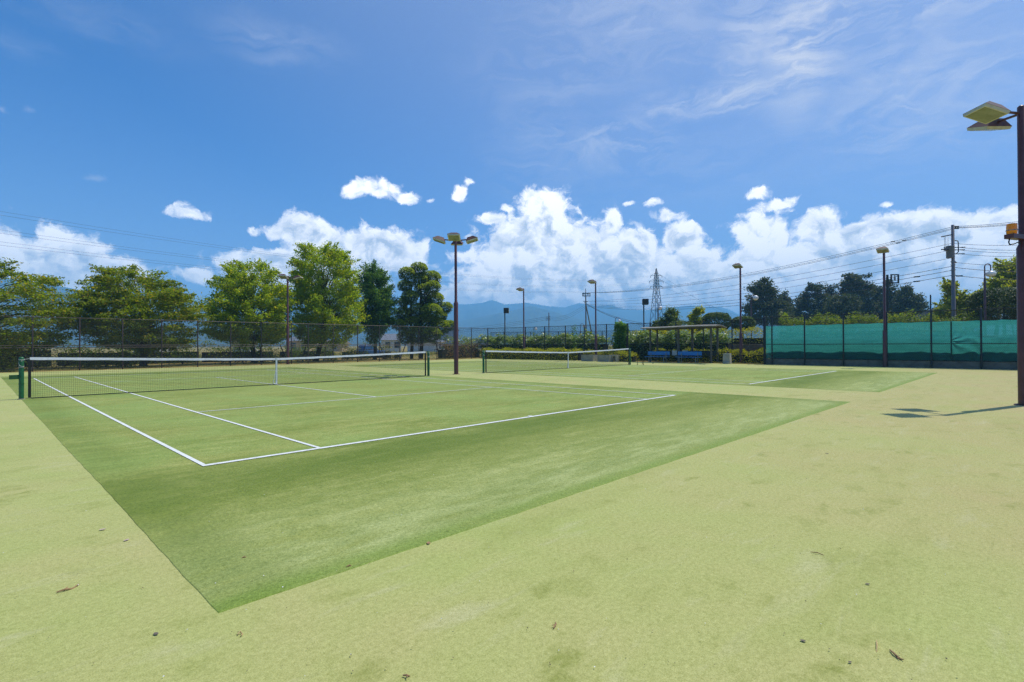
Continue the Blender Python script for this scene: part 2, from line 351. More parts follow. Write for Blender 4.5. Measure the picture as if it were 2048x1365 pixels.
def lines(cx, label):
    mb = MB(); z = .0105
    def ln(x0, x1, y0, y1): mb.quad((x0, y0, z), (x1, y0, z), (x1, y1, z), (x0, y1, z))
    w = .05; H = 11.885
    for sx in (-1, 1):
        ln(sx * 5.46 - .025, sx * 5.46 + .025, -H + .08, H - .08); ln(sx * 4.115 - .025, sx * 4.115 + .025, -H + .08, H - .08)
    for sy in (-1, 1):
        a, b = sorted((sy * H, sy * (H - .08))); ln(-5.485, 5.485, a, b)
        a, b = sorted((sy * 6.425, sy * 6.375)); ln(-4.09, 4.09, a, b)
        a, b = sorted((sy * (H - .08), sy * (H - .18))); ln(-.025, .025, a, b)
    ln(-.025, .025, -6.375, 6.375)
    o = mb.build('court_lines', LM); o.location.x = cx; return tag(o, label, kind='structure')
lines(0, 'white lines marking the near tennis court'); lines(C2X, 'white lines marking the far right tennis court')
vm = plain('dry_verge', lin(176, 150, 96), .95, spec=.1, var=.4, vscale=2.2, col2=lin(120, 108, 58), bump=.6, bscale=25)
sheet('dirt_verge', [-16, 0, 14, 29.4], [19.9, 20.4, 21.6], -.012, vm, 'strip of dry dirt and straw under the long chain link fence')
sheet('dirt_path', [27.9, 28.6, 30.5], [-20, -10, 0, 10, 19.9], -.008, vm, 'strip of dry dirt beside the shelter and the windbreak fence')
for (x0, x1, y0, y1) in ():
    pass

# ------------------------------------------------------------------ mountains
def hill_mat():
    m, k, out = new_mat('forest_slope'); o = k.objco()
    n = k.noise(o, .006, 8, .62); n2 = k.noise(o, .03, 5, .6)
    c = k.mix(k.rng(n, .35, .65), (.036, .048, .036, 1), (.080, .088, .056, 1)); c = k.mix(k.math('MULTIPLY', k.rng(n2, .5, .7), .5), c, (.045, .06, .03, 1))
    k.l.new(bsdf(k, c, 1., 0, 0.).outputs[0], out.inputs[0]); return m
HM = hill_mat()
def ridge(name, pts, dist, foot, label, seed):
    """a mountain range: a height field whose crest is seen along pts, with spurs running down to the plain"""
    rr = np.random.default_rng(seed); xs = np.array([p[0] for p in pts], float); ys = np.array([p[1] for p in pts], float)
    cols = np.arange(xs[0], xs[-1] + 1, 5.); crest = np.interp(cols, xs, ys); nr = 34; mb = MB()
    ph = rr.uniform(0, 6.28, 9); fr = np.array([.021, .037, .055, .083, .12, .17, .25, .35, .48]); am = np.array([1, 1, .8, .65, .5, .38, .3, .22, .16])
    for c, yc in zip(cols, crest):
        d = ray(c, yc); h = CZ + d[2] * dist; base = d * dist; base[2] = 0
        for i in range(nr):
            t = i / (nr - 1) * 1.5                                 # 0 foot, 1 crest, 1.5 far side
            if t <= 1:
                w = float(np.sum(am * np.sin(fr * c * 1.3 + ph + t * np.array([3, -2, 4, 5, -4, 6, 3, -6, 7])))) / 2.6
                z = h * (t ** 1.25) * (1 + .20 * w * (1 - t) ** .6 * t ** .2 * 1.4) if t < 1 else h
            else: z = h * (1 - (t - 1) * 1.6)
            r = foot + (1 - foot) * min(t, 1) + max(0, t - 1) * .5
            q = CAM + base * r; mb.v.append((q[0], q[1], max(z, 0) - 1 if i else -4))
    n = len(cols)
    for a in range(n - 1):
        for i in range(nr - 1): b = a * nr + i; mb.f.append((b, b + nr, b + nr + 1, b + 1))
    return tag(mb.build(name, HM, smooth=True), label, kind='structure')
ridge('mountain', [(300,600),(380,604),(480,618),(600,616),(700,612),(800,611),(880,607),(905,608),(930,609),(965,606),(975,602),(985,600.5),(996,604),(1010,609),(1035,607),(1055,605.5),(1075,609),(1100,613),(1130,615),(1145,610),(1158,606.5),(1175,609),(1192,613),(1212,611),(1222,610),(1236,615),(1250,619),(1290,621),(1310,619),(1345,615),(1365,613),(1382,611),(1400,613),(1440,614),(1460,620),(1478,629),(1500,640),(1560,650),(1660,652),(1760,650),(1900,655),(2300,660)], 3800, .45, 'long blue mountain range on the horizon behind the courts', 3)
ridge('mountain', [(840,672),(880,652),(930,640),(990,628),(1030,620),(1062,612),(1085,618),(1110,624),(1140,634),(1170,641),(1200,650),(1240,662),(1290,676)], 2500, .55, 'darker nearer blue spur in front of the range behind the middle poles', 5)
ridge('mountain', [(-500,560),(-300,548),(-100,545),(0,556),(40,561),(90,567),(130,574),(165,582),(200,584),(260,594),(330,600),(380,612),(420,628),(500,644),(600,655),(700,668),(800,679),(900,687),(960,691)], 2050, .5, 'deep blue mountain slope at far left behind the cherry trees', 9)

# ------------------------------------------------------------------ air
if True:
    m, k, out = new_mat('air'); pv = k.node('ShaderNodeVolumePrincipled')
    pv.inputs['Color'].default_value = (.24, .61, 1., 1); pv.inputs['Density'].default_value = 5.0e-4
    k.l.new(pv.outputs[0], out.inputs['Volume'])
    hz = MB().box(-7600, 7600, -7600, 7600, -5, 330).build('haze', m); tag(hz, 'thin blue summer haze filling the valley air', kind='stuff')
# ------------------------------------------------------------------ shared materials
M_BROWN = plain('brown_pole_paint', (.115, .036, .036, 1), .38, spec=.5, var=.35, vscale=4)
M_RUST = plain('rusty_brown_housing', lin(98, 52, 40), .55, var=.4, vscale=7, col2=lin(58, 34, 30))
M_GLASSY = plain('yellowed_lamp_glass', lin(138, 138, 120), .25, spec=.6, var=.25, vscale=5, col2=lin(112, 114, 92))
M_RIM = plain('cream_lamp_rim', lin(205, 200, 180), .5, var=.25, vscale=9)
M_GREEN = plain('green_post_paint', (.012, .12, .036, 1), .4, var=.35, vscale=6)
M_BLACK = plain('black_net_cord', (.008, .009, .010, 1), .7)
M_WHITE = plain('white_net_tape', (.72, .74, .77, 1), .7, var=.22, vscale=14)
M_STEEL = plain('galvanised_steel', lin(140, 142, 140), .45, metal=.5, var=.2)
M_CORD = plain('white_cord', (.7, .7, .66, 1), .7)
M_CONC = plain('concrete', lin(164, 160, 148), .9, var=.3, vscale=3, bump=.3)
M_CONCD = plain('weathered_concrete', lin(120, 116, 104), .9, var=.4, vscale=2.5, bump=.3)
M_FPOST = plain('brown_fence_paint', lin(66, 50, 44), .5, var=.3)
M_FDARK = plain('dark_fence_paint', lin(34, 36, 34), .5, var=.3)
M_WIRE = plain('black_cable', (.018, .020, .022, 1), .6)
M_GLOBE = plain('white_globe', (.80, .80, .78, 1), .3, var=.05)
M_GREYP = plain('concrete_pole', lin(122, 118, 122), .85, var=.18, vscale=1.5)
M_TRUNK = plain('bark', (.040, .029, .022, 1), .95, var=.5, vscale=5, bump=.8, bscale=14)
M_STAKE = plain('timber_stake', lin(150, 128, 100), .9, var=.3)

# ------------------------------------------------------------------ tennis nets
def net_h(u): return .914 + (1.07 - .914) * min(1., abs(u) / 6.30) ** 1.25     # height of the net cord at u metres from the middle
def make_net(cx, which):
    t = tag(empty('tennis_net', (cx, 0, 0)), which, 'tennis net', 'nets of the two courts')
    mb = MB(); r = .0021; n = 278; X0, X1 = -6.22, 6.22; z0 = .03
    for i in range(n + 1):
        x = X0 + (X1 - X0) * i / n; mb.tube([(x, 0, z0), (x, .004 * sin(i), net_h(x) - .03)], r, 3, False)
    for j in range(21):
        f = j / 20; mb.tube([(x, .003 * sin(9 * x + j), z0 + (net_h(x) - .05 - z0) * f) for x in np.linspace(X0, X1, 15)], r, 3, False)
    mb.build('net_mesh', M_BLACK, t)
    hb = MB(); xs = np.linspace(X0 - .02, X1 + .02, 64)
    for side in (-1, 1):
        for a, b in zip(xs[:-1], xs[1:]):
            za, zb = net_h(a), net_h(b); q = [(a, side * .012, za - .062 - .004 * sin(7 * a)), (b, side * .012, zb - .062 - .004 * sin(7 * b)), (b, 0, zb + .006), (a, 0, za + .006)]
            hb.quad(*(q if side < 0 else q[::-1]))
    hb.build('headband', M_WHITE, t)
    for sx in (-1, 1):
        MB().box(sx * 6.245 - .03, sx * 6.245 + .03, -.012, .012, .03, net_h(6.2) - .06).build('side_band', M_BLACK, t)
    MB().tube([(x, 0, .022) for x in np.linspace(X0, X1, 20)], .011, 5).build('bottom_rope', M_BLACK, t)
    st = MB()
    for sy in (-1, 1): st.hull8([(-.026, sy * .016 - .003, .03), (.026, sy * .016 - .003, .03), (.026, sy * .016 + .003, .03), (-.026, sy * .016 + .003, .03), (-.026, sy * .014 - .003, .925), (.026, sy * .014 - .003, .925), (.026, sy * .014 + .003, .925), (-.026, sy * .014 + .003, .925)])
    st.box(-.026, .026, -.018, .018, .918, .926); st.build('centre_strap', M_WHITE, t)
    MB().tube([(-.02, -.02, .55), (-.07, -.03, .3), (-.12, -.03, .10), (-.10, -.03, .05), (-.03, -.03, .03)], [.006, .008, .012, .018, .016], 6).build('strap_tail', M_WHITE, t)
    return t
make_net(0, 'black mesh tennis net with white tape across the near court'); make_net(C2X, 'black mesh tennis net with white tape across the far right court')

def net_post(x, sx, reel, label):
    t = tag(empty('net_post', (x, 0, 0)), label, 'net post', 'green posts holding the nets')
    MB().lathe([(.052, 0), (.052, 1.045), (.046, 1.07), (.02, 1.085), (0, 1.086)], 16).build('post', M_GREEN, t, True)
    MB().lathe([(.075, 0), (.075, .018), (.053, .02)], 16).build('ground_collar', M_CONC, t)
    MB().lathe([(.056, .38), (.056, .41)], 14).build('clamp', M_GREEN, t); MB().lathe([(.0555, .81), (.0555, .835)], 14).build('clamp', M_STEEL, t)
    if reel:
        MB().box(sx * .05 if sx > 0 else -.23, .23 if sx > 0 else -.05, -.03, .03, .52, .63).build('winder', plain('mossy_winder', lin(40, 88, 44), .6), t, bevel=.008)
    cd = MB(); pts = [(.055 * cos(a), .055 * sin(a), 1.03 - .004 * a) for a in np.linspace(0, 6.3, 18)]
    cd.tube(pts, .0055, 5); cd.tube([(-sx * .06, 0, 1.02), (0, -.058, .98), (sx * .056, 0, .93), (sx * .03, -.05, .86), (-sx * .03, -.05, .835), (-sx * .05, -.01, .85)], .0055, 5)
    cd.tube([(-sx * .06, 0, 1.02), (-sx * .16, 0, 1.04)], .0055, 5); cd.build('tie_cord', M_CORD, t)
    return t
net_post(-6.4, -1, True, 'green net post with a winder box at the near left end of the near net')
net_post(6.4, 1, False, 'green net post at the right end of the near net, left of the tall lamp')
net_post(C2X - 6.4, -1, False, 'green net post at the left end of the far net, right of the tall lamp')
net_post(C2X + 6.4, 1, False, 'green net post at the right end of the far net near the blue benches')

# ------------------------------------------------------------------ floodlights
def lamp_head(parent, ang, zc, tilt=18, reach=.75, half=.28):
    """square floodlight at the end of an arm; ang: world direction it points outwards"""
    h = empty('lamp_head', (cos(ang) * reach, sin(ang) * reach, zc), ang); h.parent = parent
    T = Matrix.Rotation(-radians(tilt), 4, 'Y')
    def tr(mb):
        mb.v = [tuple(T @ Vector(p)) for p in mb.v]; return mb
    a = half
    tr(MB().hull8([(-a, -a, 0), (a, -a, 0), (a, a, 0), (-a, a, 0), (-a * .62, -a * .45, .17), (a * .35, -a * .45, .17), (a * .35, a * .45, .17), (-a * .62, a * .45, .17)])).build('housing', M_RUST, h)
    b = a * .985; c = a * .93
    tr(MB().hull8([(-c, -c, -.06), (c, -c, -.06), (c, c, -.06), (-c, c, -.06), (-b, -b, -.001), (b, -b, -.001), (b, b, -.001), (-b, b, -.001)])).build('rim', M_RIM, h)
    c -= .03
    tr(MB().hull8([(-c, -c, -.066), (c, -c, -.066), (c, c, -.066), (-c, c, -.066), (-c, -c, -.05), (c, -c, -.05), (c, c, -.05), (-c, c, -.05)])).build('glass', M_GLASSY, h)
    MB().tube([(-reach, 0, -.02), (-a * .85, 0, .03)], .028, 8).build('arm', M_BROWN, h)
    return h
def lamp_pole(base, H, zstep, label, heads, r0=.10, r1=.063, tilt=18, reach=.75):
    t = tag(empty('floodlight_pole', (base[0], base[1], 0)), label, 'floodlight', 'brown floodlight poles around the courts')
    MB().lathe([(r0, 0), (r0, zstep), (r1 + .012, zstep + .05), (r1, zstep + .07), (r1 * .95, H), (r1 * .5, H + .03), (0, H + .035)], 18).build('shaft', M_BROWN, t, True)
    MB().lathe([(r0 + .07, 0), (r0 + .06, .02), (r0 + .002, .03)], 16).build('foot_plate', M_RUST, t)
    for a in heads: lamp_head(t, a, H - .12, tilt, reach)
    return t
D45 = pi / 4
lamp_pole((8.19, .31), 6.25, 3.26, 'tall brown pole with four square floodlights standing between the two courts', [D45, 3 * D45, 5 * D45, 7 * D45])
np_ = lamp_pole((8.33, -18.33), 6.34, 3.34, 'brown pole with two floodlights and an orange beacon at the right edge of the photo', [D45, 3 * D45], .105, .07)
# beacon bracket on the near pole
bk = empty('beacon', (-.34, .16, 3.60), 2.69); bk.parent = np_
M_AMB = bpy.data.materials.new('amber_plastic'); M_AMB.use_nodes = True
_b = M_AMB.node_tree.nodes['Principled BSDF']; _b.inputs['Base Color'].default_value = (.95, .30, .008, 1); _b.inputs['Roughness'].default_value = .18; _b.inputs['Subsurface Weight'].default_value = .5; _b.inputs['Subsurface Radius'].default_value = (.1, .04, .01)
MB().lathe([(.085, 0), (.09, .03), (.094, .075)], 20).build('beacon_base', M_AMB, bk, True)
MB().lathe([(.098, .075), (.098, .09)], 20).build('beacon_ring', M_STEEL, bk, True)
MB().lathe([(.092, .09), (.088, .20), (.078, .222), (.03, .23), (0, .23)], 20).build('beacon_dome', M_AMB, bk, True)
MB().box(-.33, .10, -.085, .085, -.09, 0).build('beacon_shelf', M_BROWN, bk)
MB().tube([(.02, -.03, -.09), (.05, -.03, -.16), (0, -.04, -.21), (-.12, -.03, -.19), (-.24, -.02, -.15), (-.33, 0, -.18)], .012, 6).build('beacon_cable', M_WIRE, bk)

lamp_pole((8.62, 19.8), 6.35, 2.75, 'brown pole with two floodlights against the left chain link fence', [-D45, -3 * D45], .095, .065)
for (px, lab, H) in [(1770, 'brown pole with one floodlight in front of the green windbreak net', 6.55), (1482, 'brown pole with one floodlight right of the drinking fountain', 6.68),
                     (1192, 'brown pole with one floodlight between the two concrete troughs', 6.5), (1048, 'brown pole with one floodlight behind the hedge left of the far net', 6.5)]:
    P = onx(px, 28.25 if px != 1482 else 29.3, 725); lamp_pole(P, H, 2.0, lab, [pi + .05], .10, .062, 14, .52)

def box_lamp(P, H, label, r=.06):
    t = tag(empty('box_light_pole', (P[0], P[1], 0)), label, 'floodlight', 'box lamps of the courts beyond')
    MB().lathe([(r, 0), (r, H), (0, H + .01)], 12).build('shaft', M_FDARK, t, True)
    h = empty('lamp_box', (0, 0, H), -.85); h.parent = t
    MB().box(-.12, .42, -.2, .2, 0, .56).build('housing', M_FDARK, h, bevel=.03)
    MB().box(.422, .435, -.16, .16, .05, .51).build('glass', M_RIM, h)
    return t
P = atd(1010, 690, 55); box_lamp(P, zof(627, 1010, P), 'dark pole with a small box lamp left of the mid distance floodlight pole')
P = atd(1288, 690, 50); box_lamp(P, zof(610, 1288, P), 'dark pole with a box lamp rising left of the shelter roof')
# pole with a square open frame (beyond the windbreak)
P = atd(1776, 690, 44); t = tag(empty('signal_pole', (P[0], P[1], 0)), 'dark pole carrying a square open metal frame beyond the green net', 'pole')
H = zof(550, 1776, P); MB().lathe([(.10, 0), (.09, H), (0, H + .02)], 12).build('shaft', M_FDARK, t)
fr = MB(); s_ = .04 * 17 / 2
for (x0, x1, z0, z1) in [(-s_, s_, H - .04, H + .05), (-s_, s_, H - .72, H - .63), (-s_, -s_ + .09, H - .63, H - .04), (s_ - .09, s_, H - .63, H - .04)]: fr.box(x0, x1, -.05, .05, z0, z1)
fo = fr.build('frame', M_FDARK, t); fo.location = (RT[0] * .62, RT[1] * .62, 0); fo.rotation_euler[2] = atan2(RT[1], RT[0])
fr = MB(); fr.box(-.06, .06, -.04, .04, H - .50, H - .16); fr.box(-.02, .02, -.03, .03, H - .2, H - .04); fo2 = fr.build('inner_lamp', M_STEEL, t); fo2.location = fo.location; fo2.rotation_euler = fo.rotation_euler

def globe_lamp(px, ytop, yglobe, depth, side, label, rg=.2, squash=.8, px_g=None):
    P = atd(px, 690, depth); t = tag(empty('globe_lamp', (P[0], P[1], 0)), label, 'street lamp', 'park lamps with white globes')
    H = zof(ytop, px, P); zg = zof(yglobe, px, P); m = depth / FOC; w = abs((px_g or px + side * 9) - px) * m
    a = atan2(RT[1], RT[0]) if side > 0 else atan2(-RT[1], -RT[0]); t.rotation_euler[2] = a
    R = w / 2; zc = H - R
    MB().lathe([(.075, 0), (.07, zc - .9), (.045, zc - .85), (.04, zc)], 12).build('shaft', M_BROWN, t, True)
    pts = [(0, 0, zc)] + [(R - R * cos(b), 0, zc + R * sin(b)) for b in np.linspace(.3, pi, 9)] + [(w, 0, zg + rg * squash)]
    MB().tube(pts, .035, 8).build('hook_arm', M_BROWN, t, True)
    g = MB().lathe([(0, -rg * squash)] + [(rg * cos(b), rg * squash * sin(b)) for b in np.linspace(-1.4, 1.4, 11)] + [(0, rg * squash)], 18).build('globe', M_GLOBE, t, True); g.location = (w, 0, zg)
    return t
globe_lamp(1971, 528, 548, 38, 1, 'curved park lamp with a white globe beside the dark clipped dome at right', .31, .72, 1983)
globe_lamp(1503, 590, 596, 62, 1, 'park lamp with a white globe before the dark conifers, right of a floodlight pole', .31, .95, 1512)
globe_lamp(1317, 606, 616, 90, 1, 'white globe lamp standing at the foot of the steel pylon', .36, .85, 1321)
globe_lamp(1231, 635, 643, 75, 1, 'white globe lamp rising behind the ivy covered fence post', .22, 1.2, 1239)
globe_lamp(1161, 648, 653, 80, 1, 'faint white globe lamp left of the wooden utility pole', .2, 1., 1168)
globe_lamp(1068, 655, 658, 85, 1, 'small white globe lamp right of the middle floodlight pole', .22, .9, 1072)

# ------------------------------------------------------------------ chain link fences
def link_mat(name, col, pitch=.055, w=.0034):
    m, k, out = new_mat(name); X, Y, Z = k.sep(k.objco()); u = k.math('ADD', X, Y)
    def strand(op):
        f = k.math('FRACT', k.math('MULTIPLY', k.math(op, u, Z), 1 / (pitch * 1.414))); return k.math('LESS_THAN', k.math('ABSOLUTE', k.math('SUBTRACT', f, .5)), w / pitch / 1.2)
    a = k.math('MAXIMUM', strand('ADD'), strand('SUBTRACT'))
    tr = k.node('ShaderNodeBsdfTransparent'); mx = k.node('ShaderNodeMixShader')
    k.l.new(a, mx.inputs[0]); k.l.new(tr.outputs[0], mx.inputs[1]); k.l.new(bsdf(k, col, .5, 0, .4).outputs[0], mx.inputs[2]); k.l.new(mx.outputs[0], out.inputs[0]); return m
M_LINK = link_mat('chain_link', lin(70, 64, 56)); M_LINKD = link_mat('dark_chain_link', lin(26, 28, 26), .055, .004)

def fence(label, pts, H, post_r, mpost, mlink, rails, cat='fence', group=None, zmesh0=.08, hidden=()):
    t = tag(empty('chain_link_fence', (pts[0][0], pts[0][1], 0)), label, cat, group); o = np.array([pts[0][0], pts[0][1], 0.])
    for i, p in enumerate(pts):
        q = MB().lathe([(post_r, -.05), (post_r, H), (post_r * .6, H + .03), (0, H + .03)], 8).build('post', mpost, t, True); q.location = (p[0] - o[0], p[1] - o[1], 0)
    for z in rails:
        MB().tube([(p[0] - o[0], p[1] - o[1], z) for p in pts], .022, 6).build('rail', mpost, t)
    for a, b in zip(pts[:-1], pts[1:]):
        MB().quad((a[0] - o[0], a[1] - o[1], zmesh0), (b[0] - o[0], b[1] - o[1], zmesh0), (b[0] - o[0], b[1] - o[1], H - .02), (a[0] - o[0], a[1] - o[1], H - .02)).build('mesh_panel', mlink, t)
    return t
FX = [-9, -7, -5, -3, -1, 1, 3, 5, 7, 9.15, 10.4, 12.4, 14.5, 16.5, 18.5, 20.5, 22.5, 24.5, 26.7, 28.9]
fence('long brown chain link fence in front of the row of trees at left', [(x, 20.4) for x in FX], 3.0, .036, M_FPOST, M_LINK, (1.42, 1.30, 2.985))
BX = 29.9
fence('dark chain link fence in front of the vine covered bank in the middle', [(28.9, 20.42), (29.3, 18.4), (29.6, 15.9), (29.75, 13.6), (BX, 11.3), (BX, 9.2), (BX, 6.9), (BX + .1, 4.9), (BX + .2, 2.9), (BX + .3, .8), (BX + .4, -1.3), (BX + .4, -3.4), (BX + .4, -5.6)], 3.02, .045, M_FDARK, M_LINKD, (3.0, 1.35), zmesh0=.1)
GX = 28.3
GY = [-6.3, -6.72, -8.6, -10.66, -12.75, -14.7, -16.68, -18.1, -20.1, -22]
fence('dark steel fence carrying the green windbreak net at right', [(GX, y) for y in GY], 3.05, .042, M_FDARK, M_LINKD, (3.02, 1.28), zmesh0=.35)
fence('side return of the dark fence running back from the windbreak corner', [(GX + .1, -6.2), (BX + .4, -5.65)], 3.0, .04, M_FDARK, M_LINKD, (2.98, 1.3))
# far fences of other grounds behind
def far_fence(label, a, b, n, H): fence(label, [(a[0] + (b[0] - a[0]) * i / n, a[1] + (b[1] - a[1]) * i / n) for i in range(n + 1)], H, .045, M_FDARK, M_LINKD, (H - .02,), zmesh0=.2)
A = atd(982, 690, 70); B = atd(1330, 690, 62); far_fence('far dark court fence showing above the vine bank', A, B, 12, 3.0)
A = atd(1440, 690, 56); B = atd(2100, 690, 46); far_fence('far dark fence on the bank behind the windbreak net', A, B, 12, 3.3)

# concrete footing and windbreak cloth
tag(MB().box(GX + .06, GX + .22, -22, -6.25, -.05, .37).build('footing_wall', M_CONCD, bevel=.012), 'low grey concrete footing wall under the green windbreak net', 'wall')
def cloth_mat():
    m, k, out = new_mat('green_shade_cloth'); o = k.objco(); X, Y, Z = k.sep(o)
    n = k.noise(k.comb(0., k.math('MULTIPLY', Y, .35), k.math('MULTIPLY', Z, 5.)), 2.2, 4, .6); c = k.mix(k.rng(n, .3, .7), (.030, .270, .245, 1), (.055, .365, .335, 1))
    b = bsdf(k, c, .8, 0, .15); tl = k.node('ShaderNodeBsdfTranslucent'); k.l.new(k.mix(1., c, (1.6, 1.5, 1.45, 1), 'MULTIPLY'), tl.inputs[0])
    mx = k.node('ShaderNodeMixShader'); mx.inputs[0].default_value = .68; k.l.new(b.outputs[0], mx.inputs[1]); k.l.new(tl.outputs[0], mx.inputs[2])
    wv = k.math('LESS_THAN', k.math('FRACT', k.math('MULTIPLY', Z, 55.)), .16)                   # open weave
    tr = k.node('ShaderNodeBsdfTransparent'); m2 = k.node('ShaderNodeMixShader')
    k.l.new(wv, m2.inputs[0]); k.l.new(mx.outputs[0], m2.inputs[1]); k.l.new(tr.outputs[0], m2.inputs[2]); k.l.new(m2.outputs[0], out.inputs[0]); return m
M_CLOTH = cloth_mat()
def cloth(y0, y1, z0, z1, wr, label):
    mb = MB(); ny = max(6, int(abs(y1 - y0) / .045)); nz = 54; t = tag(empty('windbreak_net', (GX + .05, y0, 0)), label, 'windbreak', 'green windbreak sheets on the right fence')
    for i in range(ny + 1):
        y = (y1 - y0) * i / ny
        for j in range(nz + 1):
            f = j / nz; z = z0 + (z1 - z0) * f; e = wr * (1 - f) ** 1.2
            rx, rz = abs(y) + .05, 1.45 - z; th = atan2(rz, rx); rd = hypot(rx, rz)
            fan = sin(9 * th + 2.5 * sin(2.3 * rd) + .8 * sin(7 * y)) * math.exp(-rd / 1.8) * (1 if rz > -.2 else .2); sag = sin(7.5 * y + 1.2 * sin(5 * y)) * max(0, 1 - (z - z0) / .7)
            d = .008 * sin(5.2 * y + y0 * 3) * (.4 + f * (1 - f) * 2) + wr * (.034 * fan + .040 * sag + .012 * sin(19 * y + 8 * z) * (1 - f))
            mb.v.append((d, y, z + (.02 * sin(6.1 * y + y0) * (1 - f) * (.3 + wr)) - (.03 * sin(pi * ((y / 1.0) % 1)) * f if True else 0)))
    for i in range(ny):
        for j in range(nz): a = i * (nz + 1) + j; mb.f.append((a, a + nz + 1, a + nz + 2, a + 1))
    mb.build('sheet', M_CLOTH, t, True)
    MB().tube([(-.01, 0, z1 + .005), (-.01, y1 - y0, z1 + .005)], .012, 6).build('top_cord', M_FDARK, t)
    MB().tube([(0, 0, z0), (.0, y1 - y0, z0)], .010, 6).build('bottom_cord', M_FDARK, t)
    return t
cloth(-6.34, -15.48, .40, 2.46, .12, 'long smooth green windbreak sheet left of the overlapping seam')
cloth(-15.5, -21.8, .40, 2.46, .85, 'wrinkled green windbreak sheet right of the overlapping seam')
for y in GY[1:8]:                                                                                # clamps at mid height
    pass
tag(MB().tube([(GX - .03, -15.52, .40), (GX - .03, -15.52, 2.44)], .035, 8).build('rolled_edge', plain('dark_green_roll', (.006, .06, .05, 1), .8)), 'dark rolled seam pole between the two green windbreak sheets', 'pole')

# ------------------------------------------------------------------ shelter, benches, fountain, troughs
M_ROOF = plain('weathered_roof', lin(158, 152, 142), .85, var=.35, vscale=2.5, bump=.3); M_WOOD = plain('old_timber', lin(98, 92, 84), .9, var=.35)
sh = tag(empty('shelter', (28.3, -.35, 0)), 'open rest shelter with a thin curved roof over the blue benches', 'shelter')
rf = MB(); y0, y1 = -2.95, 2.75; nU, nV = 10, 24
for lay in (0, 1):
    for i in range(nU + 1):
        u = i / nU
        for j in range(nV + 1):
            v = j / nV; x = -.55 + 1.9 * u; z = 2.50 + .15 * sin(pi * min(1, u * .85 + .18)) + .02 * sin(6 * v) - (.065 if lay == 0 else 0) - .02 * v; rf.v.append((x, y0 + (y1 - y0) * v, z))
L = (nU + 1) * (nV + 1)
for i in range(nU):
    for j in range(nV):
        a = i * (nV + 1) + j; rf.f.append((a, a + 1, a + nV + 2, a + nV + 1)); rf.f.append((L + a, L + a + nV + 1, L + a + nV + 2, L + a + 1))
for i in range(nU):
    for j in (0, nV): a = i * (nV + 1) + j; q = (a, a + nV + 1, L + a + nV + 1, L + a); rf.f.append(q if j == 0 else q[::-1])
for j in range(nV):
    for i in (0, nU): a = i * (nV + 1) + j; q = (a + 1, a, L + a, L + a + 1); rf.f.append(q if i == 0 else q[::-1])
rf.build('roof', M_ROOF, sh)
for (x, y) in [(-.1, -2.45), (.95, -2.45), (-.1, -.05), (.95, -.6), (-.1, 2.2), (.95, 2.2)]:
    q = MB().tube([(x, y, 0), (x, y, 2.55)], .075 if abs(y) > 1 else .09, 10).build('post', M_WOOD, sh)
for x in (-.1, .95): MB().box(x - .05, x + .05, -2.7, 2.55, 2.42, 2.53).build('beam', M_WOOD, sh)
MB().box(.86, .94, -2.38, -.7, .45, .86).build('back_panel', M_FDARK, sh); MB().box(.86, .94, -.5, 2.1, .45, .86).build('back_panel', M_FDARK, sh)
M_BLUE = plain('blue_bench_board', (.004, .185, .52, 1), .4, var=.15, vscale=6)
def bench(P, label):
    t = tag(empty('bench', (P[0], P[1], 0)), label, 'bench', 'blue benches under the shelter')
    w = .88
    MB().box(.16, .19, -w, w, .53, .80).build('backrest', M_BLUE, t, bevel=.008)
    for i in range(3): MB().box(-.24 + i * .13, -.13 + i * .13, -w - .05, w + .05, .40, .43).build('seat_slat', M_BLUE, t)
    for s in (-.6, .6):
        lg = MB(); lg.tube([(-.2, s, 0), (-.2, s, .40)], .028, 6); lg.tube([(.14, s, 0), (.14, s, .70)], .028, 6); lg.tube([(-.2, s, .385), (.14, s, .385)], .02, 6); lg.build('leg_frame', M_STEEL, t)
    return t
P1 = onx(1315, 27.62); P2 = onx(1377, 27.62)
bench(P1, 'blue bench on the left under the shelter roof'); bench(P2, 'blue bench on the right under the shelter roof')
M_PAPER = plain('pale_board', lin(188, 188, 184), .7)
P = onx(1349, 28.1); q = MB().box(-.01, .01, -.18, .18, .52, .86).build('notice_board', M_PAPER); q.location = (P[0], P[1], .0); tag(q, 'pale grey board standing between the two blue benches', 'board')
P = onx(1370, 28.2); q = MB().box(-.01, .01, -.2, .2, .70, .88).build('notice_board', M_PAPER); q.location = (P[0], P[1], .0); tag(q, 'small pale board peeping over the right blue bench', 'board')
P = onx(1454.5, 28.0)
t = tag(empty('drinking_fountain', (P[0], P[1], 0), .1), 'concrete block drinking fountain with a tap right of the shelter', 'fountain')
MB().hull8([(-.22, -.24, 0), (.22, -.24, 0), (.22, .24, 0), (-.22, .24, 0), (-.2, -.21, .68), (.2, -.21, .68), (.2, .21, .68), (-.2, .21, .68)]).build('block', M_CONC, t, bevel=.015)
MB().box(-.3, -.2, -.2, .2, 0, .12).build('step', M_CONC, t); MB().lathe([(.05, .68), (.05, .70), (.02, .71), (.018, .78), (.03, .80), (0, .82)], 10).build('tap', M_STEEL, t)
